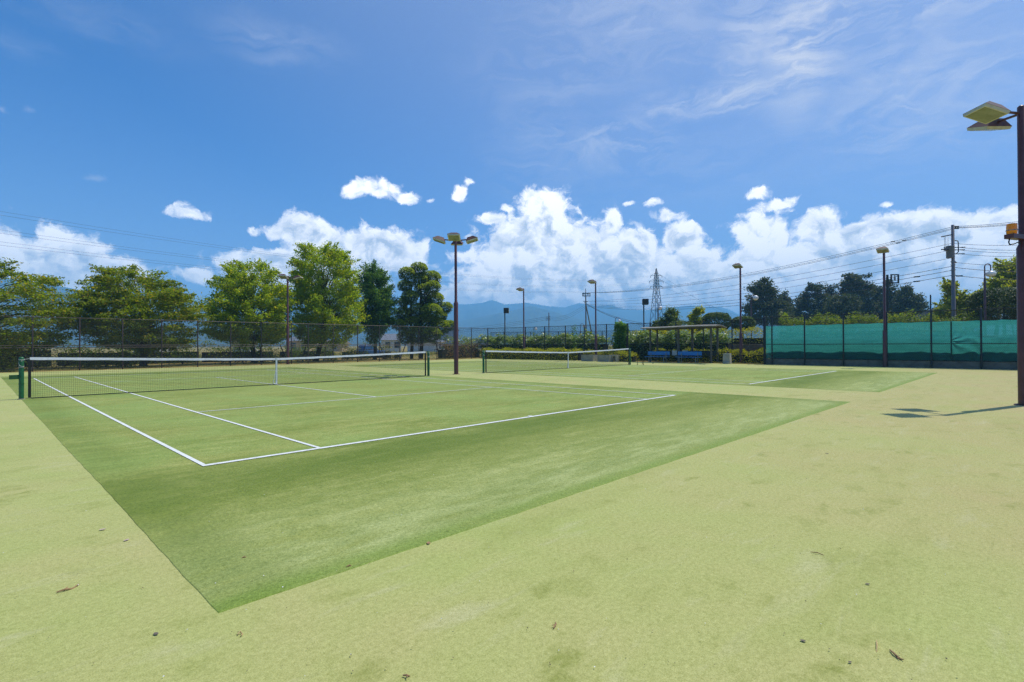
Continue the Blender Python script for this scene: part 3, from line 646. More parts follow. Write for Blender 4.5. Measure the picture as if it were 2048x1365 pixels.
def trough(px0, px1, x, h, lab, cat, legs=False):
    a = onx(px0, x); b = onx(px1, x); w = abs(a[1] - b[1]) / 2; t = tag(empty('concrete_trough', (x, (a[1] + b[1]) / 2, 0)), lab, cat, 'concrete pieces before the hedge')
    if legs:
        MB().box(-.2, .2, -w, w, h - .09, h).build('slab', M_CONC, t, bevel=.01)
        for s in (-1, 1): MB().box(-.18, .18, s * (w - .06) - .06, s * (w - .06) + .06, 0, h - .09).build('leg', M_CONC, t)
        MB().box(-.05, .05, -w + .12, w - .12, h * .35, h * .5).build('stretcher', M_CONC, t)
    else:
        m = MB(); m.box(-.35, -.27, -w, w, 0, h); m.box(.27, .35, -w, w, 0, h); m.box(-.27, .27, -w, -w + .08, 0, h); m.box(-.27, .27, w - .08, w, 0, h); m.build('walls', M_CONC, t); MB().box(-.27, .27, -w + .08, w - .08, 0, h - .08).build('soil', plain('soil', lin(84, 66, 48), .95), t)
    return t
trough(1168, 1191, 27.1, .50, 'long grey concrete trough left of the floodlight pole before the hedge', 'trough'); trough(1200, 1224, 26.9, .50, 'grey concrete trough right of the floodlight pole before the hedge', 'trough')
trough(1224.5, 1236, 27.0, .52, 'small concrete stool frame at the end of the troughs', 'stool', True)
# tangle of net stakes on the turf near the far net
for i, (px, py, h, lab) in enumerate([(1275, 730, .42, 'thin black stake left of the pair beside the far net post'), (1285, 729, .30, 'short black stake of the close pair beside the far net'), (1287, 730.5, .42, 'taller black stake of the close pair beside the far net'), (1306, 728, .2, 'lone low black stake standing before the left bench')]):
    P = gp(px, py); q = MB(); q.tube([(0, 0, 0), (0, .01, h)], .016, 6); q.lathe([(.05, 0), (.05, .015), (0, .02)], 10); o = q.build('stake', M_FDARK); o.location = P; tag(o, lab, 'stake', 'black stakes near the far net')
LEAFN = 2.7
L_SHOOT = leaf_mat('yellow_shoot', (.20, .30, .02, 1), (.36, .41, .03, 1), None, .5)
# ------------------------------------------------------------------ foliage
L_CHERRY = leaf_mat('cherry_leaf', (.125, .195, .012, 1), (.24, .30, .016, 1), (.36, .29, .022, 1), .60)
L_GINKGO = leaf_mat('fresh_leaf', (.185, .300, .012, 1), (.34, .42, .016, 1), (.48, .44, .02, 1), .62)
L_BLUEGR = leaf_mat('bluish_leaf', (.060, .155, .036, 1), (.110, .215, .045, 1), (.17, .26, .03, 1), .52)
L_CAMPH = leaf_mat('glossy_leaf', (.045, .105, .014, 1), (.10, .165, .018, 1), (.15, .18, .02, 1), .34, .35)
L_CONIF = leaf_mat('conifer_leaf', (.040, .064, .024, 1), (.072, .098, .032, 1), (.11, .11, .03, 1), .30, .7, (1.3, 1.3, .8, 1))
L_DOME = leaf_mat('clipped_leaf', (.040, .090, .014, 1), (.085, .145, .018, 1), (.16, .19, .02, 1), .22)
L_BAMB = leaf_mat('bamboo_leaf', (.19, .26, .014, 1), (.33, .36, .022, 1), (.44, .41, .04, 1), .60)
L_DARK2 = leaf_mat('deep_clipped_leaf', (.030, .062, .012, 1), (.060, .098, .014, 1), (.10, .13, .02, 1), .15)
L_ROW = leaf_mat('shrub_row_leaf', (.095, .165, .014, 1), (.19, .26, .018, 1), (.29, .31, .03, 1), .5)
L_VINE = leaf_mat('vine_leaf', (.13, .215, .050, 1), (.27, .36, .11, 1), (.45, .50, .30, 1), .40, .32)
L_HEDGE = leaf_mat('golden_hedge_leaf', (.17, .225, .006, 1), (.36, .36, .008, 1), (.52, .46, .012, 1), .58)
L_IVY = leaf_mat('ivy_leaf', (.07, .19, .018, 1), (.14, .27, .022, 1), (.2, .3, .03, 1), .55)
L_SHRUB = leaf_mat('shrub_leaf', (.060, .110, .014, 1), (.120, .175, .018, 1), (.2, .21, .02, 1), .42)
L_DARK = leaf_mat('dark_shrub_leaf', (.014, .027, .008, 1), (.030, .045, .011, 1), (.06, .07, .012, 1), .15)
L_GRASS = leaf_mat('wild_grass', (.14, .165, .04, 1), (.24, .225, .08, 1), (.34, .28, .13, 1), .4)
L_REDD = leaf_mat('reddish_stem', (.14, .075, .03, 1), (.21, .13, .05, 1), (.10, .13, .03, 1), .35)

def rows_to_metric(rows, base, depth):
    m = depth / FOC; R = []
    pb = 1024 + FOC * ((np.array(base) - CAM) @ RT) / depth
    for (yp, xl, xr) in rows:
        z = zof(yp, (xl + xr) / 2, base); R.append((z, ((xl + xr) / 2 - pb) * m, (xr - xl) / 2 * m))
    return sorted(R)
def ring_sample(R, n, rmin=.15, pw=.5):
    z = np.array([r[0] for r in R]); c = np.array([r[1] for r in R]); w = np.array([r[2] for r in R])
    zs = np.linspace(z[0], z[-1], 200); ws = np.interp(zs, z, w); p = ws ** 1.35 + .02; p /= p.sum()
    zi = RNG.choice(zs, n, p=p) + RNG.normal(size=n) * (zs[1] - zs[0]); zi = np.clip(zi, z[0], z[-1])
    a = RNG.uniform(0, 2 * pi, n); r = (rmin + (1 - rmin) * RNG.uniform(size=n)) ** pw
    wi = np.interp(zi, z, w); ci = np.interp(zi, z, c)
    return np.c_[GR[None, :2] * (ci + wi * r * np.cos(a))[:, None] + GF[None, :2] * (wi * .92 * r * np.sin(a))[:, None], zi], r

def tree(name, label, cat, group, base, rows, mat, ncl, per, lsize, puff, flat=.5, trunk_r=.16, spray=.6, up=.55, extra_trunks=(), limb_frac=.5, dens_dir=None, upw=.0, fork=None):
    """trunk with limbs reaching leaf clusters that fill a crown whose outline is given by rows (y, left, right)"""
    base = np.array([base[0], base[1], 0.]); depth = depth_of(base); R = [(z - puff * flat * .7 if i == len(rows) - 1 else z, c, max(.12, w - puff * .95)) for i, (z, c, w) in enumerate(rows_to_metric(rows, base, depth))]
    t = tag(empty(name, tuple(base)), label, cat, group)
    Cc, r = ring_sample(R, ncl); zlo = R[0][0]; zhi = R[-1][0]
    mid = lambda z: np.interp(z, [q[0] for q in R], [q[1] for q in R])
    mb = MB(); fz = fork if fork else zlo + (zhi - zlo) * .12
    def ax(z): m_ = mid(max(z, zlo)) * min(1, max(0, (z - .2)) / (zlo + .6)) ; return GR * m_
    zt = zlo + (zhi - zlo) * .86; zs = [0, .12] + list(np.linspace(.5, zt, 9))
    mb.tube([tuple(ax(z) * .8 + np.array([.04 * sin(z * 2.1), .04 * cos(z * 1.7), z])) for z in zs], [trunk_r * 1.5, trunk_r * 1.12] + [trunk_r * (1 - .93 * (z / zt) ** .9) + .012 for z in zs[2:]], 9)
    for c in Cc[: int(ncl * limb_frac * .7)]:
        z0 = max(fz, zlo * .8 + (c[2] - zlo) * .62) if c[2] > fz else fz * .9
        z0 = min(z0, zt); p0 = ax(z0) * .8 + np.array([.04 * sin(z0 * 2.1), .04 * cos(z0 * 1.7), z0]); d = c - p0; q = p0 + d * .5 + np.array([0, 0, .12 * np.linalg.norm(d)])
        rr = trunk_r * (.26 - .15 * z0 / zhi); mb.tube([p0, q, c], [rr, rr * .5, .008], 5, False)
    for (ox, oy, rr, h) in extra_trunks:
        o_ = GR * ox + GF * oy; mb.tube([tuple(o_ + np.array([0, 0, 0])), tuple(o_ * .9 + np.array([0, 0, h * .5])), tuple(o_ * .6 + np.array([0, 0, h]))], [rr * 1.2, rr, rr * .8], 8)
    mb.build('trunk', M_TRUNK, t, True)
    # leaves
    per = int(per * LEAFN); idx = np.repeat(np.arange(ncl), per); n = len(idx); cent = np.c_[np.zeros((ncl, 2)), Cc[:, 2]]; cent[:, :2] = np.array([GR[:2] * mid(z) for z in Cc[:, 2]])
    outd = Cc - cent; outd[:, 2] += upw + .15; outd += RNG.normal(size=outd.shape) * .25; outd /= np.linalg.norm(outd, axis=1)[:, None] + 1e-6
    g = RNG.normal(size=(n, 3)); g /= np.linalg.norm(g, axis=1)[:, None]; g *= (RNG.uniform(size=n) ** .45)[:, None]
    psz = puff * RNG.uniform(.65, 1.3, ncl)
    P = Cc[idx] + g * psz[idx][:, None] * np.array([1, 1, flat]) + outd[idx] * (RNG.uniform(-.6, 1., n) * spray * psz[idx])[:, None]
    if name != 'conifer' and spray > .7:                             # long outer shoots that break up the outline
        oi = np.flatnonzero((r > .72) | (Cc[:, 2] > zlo + .75 * (zhi - zlo))); per2 = int(per * .55); k2 = np.repeat(oi, per2); u = RNG.uniform(size=len(k2)); L2 = psz[k2] * RNG.uniform(1.0, 1.9, len(oi))[np.repeat(np.arange(len(oi)), per2)]
        P = np.vstack([P, Cc[k2] + outd[k2] * (u * L2)[:, None] + RNG.normal(size=(len(k2), 3)) * (.13 * (1.15 - u))[:, None]])
    leaves('crown', P, lsize * 1.3, mat, t, up)
    return t
def clumps_tree(name, label, cat, group, base, clumps, mat, per, lsize, trunks, r_scale=1.0):
    base = np.array([base[0], base[1], 0.]); depth = depth_of(base); m = depth / FOC; t = tag(empty(name, tuple(base)), label, cat, group)
    pb = 1024 + FOC * ((base - CAM) @ RT) / depth; P = []; mb = MB(); cs = []
    for i, (px, py, rp) in enumerate(clumps):
        r = rp * m; fwd = RNG.uniform(-.55, .55) * 2.2 if i % 3 else RNG.uniform(-.3, .3); r *= .86; c = GR * ((px - pb) * m) + GF * fwd + np.array([0, 0, zof(py, px, base)]); cs.append((c, r))
        n = int(per * 4.5 * (rp / 22) ** 2); g = RNG.normal(size=(n, 3)); g /= np.linalg.norm(g, axis=1)[:, None]; rad = RNG.uniform(.55, 1.06, n) * (1 + .13 * np.sin(g[:, 0] * 7 + i) * np.cos(g[:, 1] * 6 - i))
        P.append(c + g * (rad * r)[:, None] * np.array([1, 1, .82]))
    for (px, rr, top) in trunks:
        x = (px - pb) * m; zt = zof(top, px, base); pts = [GR * x + np.array([0, 0, z]) + GR * (.06 * sin(z)) for z in np.linspace(0, zt, 8)]; mb.tube(pts, list(np.linspace(rr * 1.2, rr * .3, 8)), 9)
    for c, r in cs:
        px = min(trunks, key=lambda q: abs((q[0] - pb) * m - c @ GR)); x = (px[0] - pb) * m; z0 = max(.8, c[2] * .72); zt = zof(px[2], px[0], base); z0 = min(z0, zt); p0 = GR * x + np.array([0, 0, z0]); mb.tube([p0, (p0 + c) / 2 + np.array([0, 0, .1]), c], [.075, .05, .025], 6, False)
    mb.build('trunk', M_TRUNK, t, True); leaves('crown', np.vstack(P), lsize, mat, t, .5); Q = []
    for i, (c, r) in enumerate(cs):
        n = int(per * 2.2 * (clumps[i][2] / 22) ** 2); g = RNG.normal(size=(n, 3)); g[:, 2] = np.abs(g[:, 2]) + .25; g[:, :2] += np.array([.5, -.15]); g /= np.linalg.norm(g, axis=1)[:, None]; Q.append(c + g * (r * RNG.uniform(.95, 1.14, n))[:, None] * np.array([1, 1, .86]))  # new growth on tops, set sunward: sunlight partly put into the leaf colour
    leaves('sunlit_new_shoots', np.vstack(Q), lsize * .9, L_SHOOT, t, .2); return t

TG = 'trees behind the left fence'
P = ony(-75, 24.6); P = np.array([gp(-75, 733)[0], 24.6, 0])
P = ony(-70, 25)
tree('cherry_tree', 'spreading cherry tree cut by the left edge of the photo', 'tree', TG, P, [(520,-110,10),(533,-150,25),(548,-200,84),(562,-230,112),(582,-250,126),(603,-260,134),(622,-260,138),(645,-250,132),(668,-230,125),(688,-200,100),(703,-170,60)], L_CHERRY, 250, 60, .115, .66, .42, .19, 1.0, .30, limb_frac=.6, fork=1.3)
P = ony(287, 24.5)
tree('cherry_tree', 'spreading cherry tree behind the fence, second from the left', 'tree', TG, P, [(531,278,306),(542,210,318),(558,186,342),(572,176,352),(590,168,390),(608,172,402),(628,172,404),(650,168,396),(672,170,392),(690,190,372),(702,235,335)], L_CHERRY, 270, 60, .115, .64, .42, .20, 1.0, .30, limb_frac=.6, fork=1.2)
P = ony(508, 25)
tree('ginkgo_tree', 'broad light green tree behind the fence, left of the twin lamp pole', 'tree', TG, P, [(520,468,522),(534,455,545),(552,446,568),(570,422,576),(592,424,583),(612,416,590),(634,412,590),(655,416,588),(675,420,582),(690,440,562)], L_GINKGO, 300, 62, .115, .56, .75, .20, 1.05, .15, upw=.5, fork=1.6)
P = ony(633, 25)
tree('ginkgo_tree', 'tallest light green tree behind the fence, right of the twin lamp pole', 'tree', TG, P, [(490,606,664),(504,590,690),(520,585,702),(537,582,708),(556,580,720),(580,579,718),(606,577,727),(632,582,731),(655,586,728),(674,592,716),(690,606,690)], L_GINKGO, 320, 62, .115, .56, .75, .20, 1.05, .15, upw=.6, fork=1.7)
P = ony(750, 26.5)
tree('zelkova_tree', 'narrow bluish green tree behind the fence, left of the cloud pruned tree', 'tree', TG, P, [(531,722,762),(545,714,774),(562,709,782),(585,710,792),(610,706,797),(635,714,796),(655,720,786),(675,726,772),(692,736,764)], L_BLUEGR, 230, 62, .115, .52, .7, .17, 1.0, .2, upw=.5, fork=1.4)
P = ony(834, 25.2)
clumps_tree('cloud_pruned_tree', 'dark cloud pruned tree with yellow tipped clumps near the tall lamp', 'tree', TG, P,
  [(838,541,20),(818,552,18),(860,556,22),(838,562,20),(812,574,17),(868,578,18),(845,582,18),(822,598,20),(806,606,14),(868,600,21),(850,604,15),(838,626,26),(806,630,20),(866,628,24),(890,616,16),(880,634,16),(850,648,28),(818,652,26),(878,656,24),(897,652,15),(800,652,16),(836,672,26),(866,672,22),(812,676,20)], L_CAMPH, 520, .15, [(823, .15, 560), (842, .17, 545)])

# dark conifers far right
CG = 'dark conifers beyond the windbreak'
for (pb, dep, rows, lab, n) in [
  (1532, 104, [(551,1518,1532),(558,1502,1542),(570,1496,1548),(582,1489,1553),(596,1496,1562),(612,1488,1578),(628,1486,1582),(646,1490,1582)], 'dark conifer tree at the left end of the dark grove, behind the globe lamp', 62),
  (1578, 108, [(582,1568,1580),(592,1560,1582),(606,1556,1588),(624,1552,1592),(646,1550,1596)], 'low dark conifer tree between the first two tall ones of the grove', 26),
  (1622, 112, [(562,1618,1628),(570,1606,1640),(582,1600,1650),(596,1592,1655),(612,1582,1660),(630,1580,1662),(650,1578,1664)], 'rounded dark conifer tree of the grove, second tall one from the left', 60),
  (1658, 118, [(562,1656,1664),(572,1650,1672),(584,1650,1676),(600,1645,1682),(622,1640,1690),(650,1638,1692)], 'pointed dark conifer tree in the middle of the grove', 34),
  (1690, 100, [(588,1670,1705),(600,1660,1716),(615,1655,1720),(634,1652,1726),(654,1650,1730)], 'low brownish conifer tree in front of the grove', 40),
  (1716, 108, [(544,1722,1738),(552,1690,1742),(562,1684,1742),(576,1680,1744),(594,1688,1748),(614,1690,1752),(636,1690,1756),(654,1692,1758)], 'tallest dark conifer tree, left of the floodlight pole before the grove', 66),
  (1752, 114, [(553,1748,1754),(564,1745,1760),(580,1740,1766),(600,1736,1772),(626,1734,1778),(650,1732,1780)], 'thin spired dark conifer tree right behind the floodlight pole', 34),
  (1790, 110, [(556,1770,1776),(566,1764,1786),(582,1764,1796),(604,1760,1806),(628,1758,1812),(650,1756,1814)], 'dark conifer tree behind the square frame pole', 40),
  (1822, 104, [(566,1812,1818),(576,1802,1830),(588,1798,1838),(602,1792,1848),(618,1788,1852),(634,1786,1852),(650,1786,1850)], 'dark conifer tree at the right end of the grove', 52)]:
    tree('conifer', lab, 'tree', CG, atd(pb, 690, dep), rows, L_CONIF, int(n * 2.2), 45, .33, .85, .9, .24, 1.0, .2, limb_frac=.4, fork=2.)

def dome(label, px, py0, py1, xl, xr, dep, mat, n, ls, trunkp, name='clipped_tree', group='clipped round trees'):
    base = atd(px, 690, dep); base[2] = 0; m = dep / FOC; t = tag(empty(name, (base[0], base[1], 0)), label, 'tree', group)
    z0 = zof(py1, px, base); z1 = zof(py0, px, base); w = (xr - xl) / 2 * m; cx = ((xl + xr) / 2 - px) * m
    g = RNG.normal(size=(n, 3)); g /= np.linalg.norm(g, axis=1)[:, None]
    sq = np.sign(g) * np.abs(g) ** .75; sq /= np.maximum(1, np.linalg.norm(sq, axis=1)[:, None] * .92)
    rad = 1 - RNG.uniform(size=n) ** 2 * .35 + .05 * np.sin(g[:, 0] * 9) * np.cos(g[:, 2] * 8)
    P = sq * rad[:, None] * np.array([w, w, (z1 - z0) / 2]) + np.array([0, 0, (z0 + z1) / 2]) + GR * cx
    mb = MB()
    for (tx, r) in trunkp: x = (tx - px) * m; mb.tube([tuple(GR * x), tuple(GR * x * .95 + np.array([0, 0, z0 * .7])), tuple(GR * (x * .5 + cx * .5) + np.array([0, 0, (z0 + z1) / 2]))], [r * 1.2, r, r * .4], 8)
    mb.build('trunk', M_TRUNK, t, True); leaves('crown', P, ls, mat, t, .5); return t
dome('clipped dome tree with a flat base behind the shelter roof', 1432, 625, 662, 1406, 1460, 52, L_DOME, 9000, .14, [(1425, .09), (1434, .08)])
dome('clipped square headed tree behind the floodlight pole near the grove', 1486, 633, 662, 1464, 1508, 54, L_DOME, 7000, .14, [(1486, .1)])
dome('low clipped green tree between two loose shrubs above the shelter', 1362, 642, 660, 1340, 1386, 58, L_SHRUB, 2000, .14, [(1362, .08)])
dome('large dark clipped dome tree beside the curved lamp at far right', 2000, 576, 650, 1951, 2062, 40, L_DARK2, 17000, .15, [(1992, .14), (2010, .12)])

# loose trees on the right
P = atd(1905, 690, 60)
tree('bamboo_clump', 'yellow green bamboo rising around the grey utility pole', 'bamboo', None, P, [(566,1895,1910),(576,1884,1922),(590,1888,1928),(604,1886,1936),(618,1880,1950),(636,1872,1960),(650,1868,1964)], L_BAMB, 120, 80, .20, .75, .6, .08, .9, .15, upw=.5)
P = atd(2030, 690, 58)
tree('bamboo_clump', 'tall yellow green bamboo behind the dark clipped dome at far right', 'bamboo', None, P, [(514,2022,2046),(526,2012,2062),(545,1990,2075),(562,1980,2080),(580,1964,2084),(600,1956,2088),(625,1950,2090)], L_BAMB, 170, 80, .20, .80, .6, .1, .9, .15, upw=.5)
P = atd(1945, 690, 66)
tree('small_tree', 'pale feathery tree between the utility pole and the dark dome', 'tree', None, P, [(588,1938,1956),(600,1930,1966),(616,1924,1968),(640,1922,1970)], L_BAMB, 36, 60, .22, .6, .6, .08, .9)
P = atd(1342, 690, 62)
tree('small_tree', 'thin feathery tree left of the clipped trees over the shelter', 'tree', 'loose shrubs above the shelter', P, [(618,1340,1346),(628,1330,1362),(640,1322,1366),(652,1310,1368),(664,1302,1366)], L_SHRUB, 42, 40, .17, .4, .8, .05, 1.3, upw=.9)
P = atd(1394, 690, 60)
tree('small_tree', 'feathery tree with upright twigs left of the clipped dome', 'tree', 'loose shrubs above the shelter', P, [(614,1392,1400),(624,1382,1412),(638,1374,1416),(652,1372,1414),(664,1376,1410)], L_BAMB, 36, 40, .17, .38, .8, .05, 1.3, upw=.9)
P = atd(1313, 690, 66)
tree('small_tree', 'sparse shrub tree at the foot of the pylon', 'tree', 'loose shrubs above the shelter', P, [(640,1308,1318),(650,1302,1332),(662,1300,1340),(672,1300,1340)], L_SHRUB, 26, 40, .17, .4, .7, .05, 1.1, upw=.6)

# hedges and climbers
def hedge(name, label, cat, a, b, width, height, mat, dens, ls, zb=0., bump=.12, up=.6, core=True, group=None, droop=0.):
    a = np.array([a[0], a[1]]); b = np.array([b[0], b[1]]); L = np.linalg.norm(b - a); d = (b - a) / L; nrm = np.array([-d[1], d[0]])
    t = tag(empty(name, (a[0], a[1], 0)), label, cat, group); n = int(L * (width + 2 * height) * dens)
    s = RNG.uniform(0, L, n); u = RNG.uniform(0, width + 2 * height, n); ins = RNG.uniform(size=n) ** 2 * .3
    wob = bump * (np.sin(s * 2.3 + 1) + .7 * np.sin(s * 5.1) + .5 * np.sin(s * 11.3 + 2)) * .6
    x = np.where(u < height, -width / 2, np.where(u < height + width, u - height - width / 2, width / 2)); z = np.where(u < height, u, np.where(u < height + width, height, u - height - width))
    x = x * (1 - .25 * (z / height) ** 3); x = x * (1 - ins) + RNG.normal(size=n) * bump * .5; z = z - np.where(z > height * .95, ins * height * .5, 0) + RNG.normal(size=n) * bump * .45 + wob * (z / height)
    P = np.c_[d[0] * s + nrm[0] * x, d[1] * s + nrm[1] * x, np.maximum(z, .03) + zb]
    leaves('foliage', P, ls, mat, t, up)
    if core:
        mb = MB(); w = width * .2; h = height * .66; q = [nrm * -w, d * L + nrm * -w, d * L + nrm * w, nrm * w]
        mb.hull8([(p[0], p[1], zb) for p in q] + [(p[0] * 1, p[1], zb + h) for p in q]); mb.build('branches', plain('hedge_twigs', (.016, .017, .008, 1), .95), t)
    return t
a = gp(964, 719.5); b = gp(1168, 721); 
hedge('hedge', 'low golden green hedge along the turf left of the troughs', 'hedge', (27.4, 19.2), (28.4, 8.4), 1.3, .90, L_HEDGE, 260, .10, up=.25, group='low golden hedges')
hedge('hedge', 'low golden green hedge behind the concrete troughs', 'hedge', (28.9, 8.2), (29.0, 3.6), 1.1, .72, L_HEDGE, 260, .10, up=.25, group='low golden hedges')
hedge('shrub', 'rounded golden shrub beside the right post of the far net', 'shrub', (27.6, 4.3), (27.7, 2.9), 1.1, .62, L_HEDGE, 260, .085, bump=.2)
hedge('hedge', 'low golden green hedge from the shelter to the windbreak net', 'hedge', (29.6, 2.2), (29.6, -6.0), .95, .86, L_HEDGE, 260, .10, up=.25, group='low golden hedges')
hedge('vine_bank', 'bank of big leaved pale vines behind the middle fence', 'vines', (31.6, 24), (31.7, 8.2), 1.8, 2.02, L_VINE, 130, .26, bump=.28, up=1.)
hedge('vine_bank', 'bank of pale vines behind the shelter', 'vines', (31.7, 7.2), (31.9, -2.6), 1.8, 2.05, L_VINE, 130, .26, bump=.28, up=1.)
hedge('ivy_column', 'dense green ivy covering a fence bay right of the floodlight pole', 'ivy', (30.0, 6.05), (30.05, 5.0), .6, 3.0, L_IVY, 620, .15, bump=.12, up=.2)
hedge('ivy_column', 'thin ivy tuft climbing a fence post left of the utility pole', 'ivy', (BX + .1, 10.6), (BX + .1, 10.1), .3, 2.9, L_IVY, 120, .12, bump=.16, core=False)
A = atd(1240, 690, 49); B = atd(1545, 690, 43)
hedge('hedge', 'yellowish clipped hedge on the bank behind the shelter vines', 'hedge', A, B, 1.4, 2.25, L_HEDGE, 150, .13, zb=.3, bump=.15)
A = atd(1560, 690, 43); B = atd(1840, 690, 40)
hedge('hedge', 'yellow green shrub row rising above the windbreak net, left of the slim pole', 'hedge', A, B, 2.0, 3.0, L_ROW, 150, .16, zb=.3, bump=.34)
A = atd(1846, 690, 41); B = atd(1960, 690, 40)
hedge('hedge', 'yellow green shrub row above the windbreak net around the utility pole', 'hedge', A, B, 2.0, 2.9, L_ROW, 150, .16, zb=.3, bump=.3)
mb = MB(); ys = np.linspace(-6.5, -22, 150); prof = []
for y in ys:
    zt = 1.66 + .035 * sin(2.1 * y) + .025 * sin(5.3 * y + 1) + .015 * sin(11.7 * y); prof.append([(.62, y, -.05), (.46, y, .6), (.40, y, 1.2), (.42, y, zt - .10), (.50, y, zt), (.62, y, zt + .01), (.95, y, zt - .05), (1.5, y, 1.2)])
for a, b in zip(prof[:-1], prof[1:]):
    for q in range(7): mb.quad((GX + a[q][0], a[q][1], a[q][2]), (GX + b[q][0], b[q][1], b[q][2]), (GX + b[q + 1][0], b[q + 1][1], b[q + 1][2]), (GX + a[q + 1][0], a[q + 1][1], a[q + 1][2]))
tag(mb.build('earth_bank', plain('overgrown_bank', lin(70, 78, 44), .95, var=.5, bump=.5), None, True), 'low overgrown earth bank close behind the green windbreak net', 'bank')
hedge('vine_bank', 'brownish weeds and vines behind the corner of the two fences', 'weeds', (24.6, 22.6), (31, 24.4), 1.4, 1.35, L_REDD, 90, .16, bump=.3, up=.4)
hedge('vine_bank', 'green vines topping the brown weeds at the fence corner', 'weeds', (26.2, 23.6), (31.4, 25.0), 1.2, 1.95, L_VINE, 55, .2, bump=.3)

wl = MB()
for q in range(10): wl.box(31.3, 31.55, -2.9 - .42 * q - .42, -2.9 - .42 * q - .01, -.05, 1.28 + .02 * sin(q * 2.3))
tag(wl.build('stone_wall', plain('brown_stone', lin(132, 120, 102), .9, var=.45, vscale=3, bump=.4), bevel=.015), 'low brown stone wall behind the fence right of the shelter', 'wall')
def shrub(px, py_base, py_top, half_px, y0, mat, label, ls=.11, n=700, zsq=1.):
    P0 = ony(px, y0); dep = depth_of(P0); m = dep / FOC; h = zof(py_top, px, P0); w = half_px * m; t = tag(empty('shrub', (P0[0], P0[1], 0)), label, 'shrub', 'shrubs under the trees')
    g = RNG.normal(size=(n, 3)); g[:, 2] = np.abs(g[:, 2]); g /= np.linalg.norm(g, axis=1)[:, None]; r = (1 - RNG.uniform(size=n) ** 1.6 * .55) * (1 + .14 * np.sin(g[:, 0] * 6 + px) * np.cos(g[:, 1] * 5))
    leaves('foliage', g * r[:, None] * np.array([w, w * .9, h]), ls, mat, t, .5)
    mb = MB()
    for i in range(6): a = i * 1.05; mb.tube([(0, 0, 0), (.5 * w * cos(a), .5 * w * sin(a), h * .7)], [.02, .008], 4, False)
    mb.build('stems', M_TRUNK, t); return t
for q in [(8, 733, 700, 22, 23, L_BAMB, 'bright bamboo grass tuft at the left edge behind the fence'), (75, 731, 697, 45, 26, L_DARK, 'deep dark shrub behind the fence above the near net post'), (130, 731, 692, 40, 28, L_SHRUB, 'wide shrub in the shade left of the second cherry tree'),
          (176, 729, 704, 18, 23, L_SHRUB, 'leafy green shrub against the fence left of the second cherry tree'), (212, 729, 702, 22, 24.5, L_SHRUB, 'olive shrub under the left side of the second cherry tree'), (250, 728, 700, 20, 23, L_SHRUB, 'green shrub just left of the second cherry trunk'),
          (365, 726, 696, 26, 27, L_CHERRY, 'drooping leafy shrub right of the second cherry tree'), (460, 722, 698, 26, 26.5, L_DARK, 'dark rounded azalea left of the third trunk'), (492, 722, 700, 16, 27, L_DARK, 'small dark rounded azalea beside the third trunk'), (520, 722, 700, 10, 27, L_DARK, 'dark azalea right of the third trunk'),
          (545, 722, 698, 16, 28, L_SHRUB, 'green shrub left of the twin lamp pole'), (592, 722, 700, 22, 28, L_SHRUB, 'leafy shrub right of the twin lamp pole'), (612, 722, 704, 16, 26, L_DARK, 'low dark shrub left of the fourth trunk'), (662, 721, 702, 14, 26, L_SHRUB, 'round shrub right of the fourth trunk'),
          (696, 720, 696, 16, 28, L_SHRUB, 'tall green shrub midway between the fourth and fifth trunks'), (728, 720, 702, 14, 28, L_SHRUB, 'green shrub left of the fifth trunk'), (772, 719, 704, 14, 27, L_DARK, 'dark shrub right of the fifth trunk'), (795, 719, 704, 9, 27, L_SHRUB, 'small green shrub before the cloud pruned tree')]:
    shrub(*q)
for (xa, xb, y, h, mt, lab) in [(-14, -3.5, 29.5, 1.7, L_SHRUB, 'tall wild hedge in the shade at the far left'), (-3, 6, 31, 1.35, L_SHRUB, 'wild green hedge behind the second cherry tree'), (6.5, 12.5, 32, 1.25, L_SHRUB, 'wild green hedge behind the third tree'),
      (13.5, 19, 33, 1.2, L_SHRUB, 'wild green hedge behind the fourth tree'), (20, 26, 33, 1.0, L_GRASS, 'pale weedy hedge behind the fifth tree')]:
    hedge('hedge', lab, 'hedge', (xa, y), (xb, y + .8), 1.6, h, mt, 100, .17, bump=.45, group='wild hedges beyond the left fence')
# rough grass verge beyond the left fence
def grass_field(label, x0, x1, y0, y1, n, h):
    P = np.c_[RNG.uniform(x0, x1, n), RNG.uniform(y0, y1, n), np.zeros(n)]; P[:, 2] = h * .4; d = np.c_[RNG.normal(size=(n, 2)) * .35, np.ones(n)]
    q = leaves('wild_grass', P, h, L_GRASS, None, 0., .07, d, .15); return tag(q, label, kind='stuff')
grass_field('tall pale grass of the waste ground beyond the trees', -18, 60, 31, 44, 9000, .7)
grass_field('dry grass tufts along the foot of the left fence', -9, 28, 20.3, 22.5, 5000, .16)
grass_field('dry grass tufts along the foot of the shelter and hedge', 28.2, 29.4, -6.2, 12, 1800, .16)

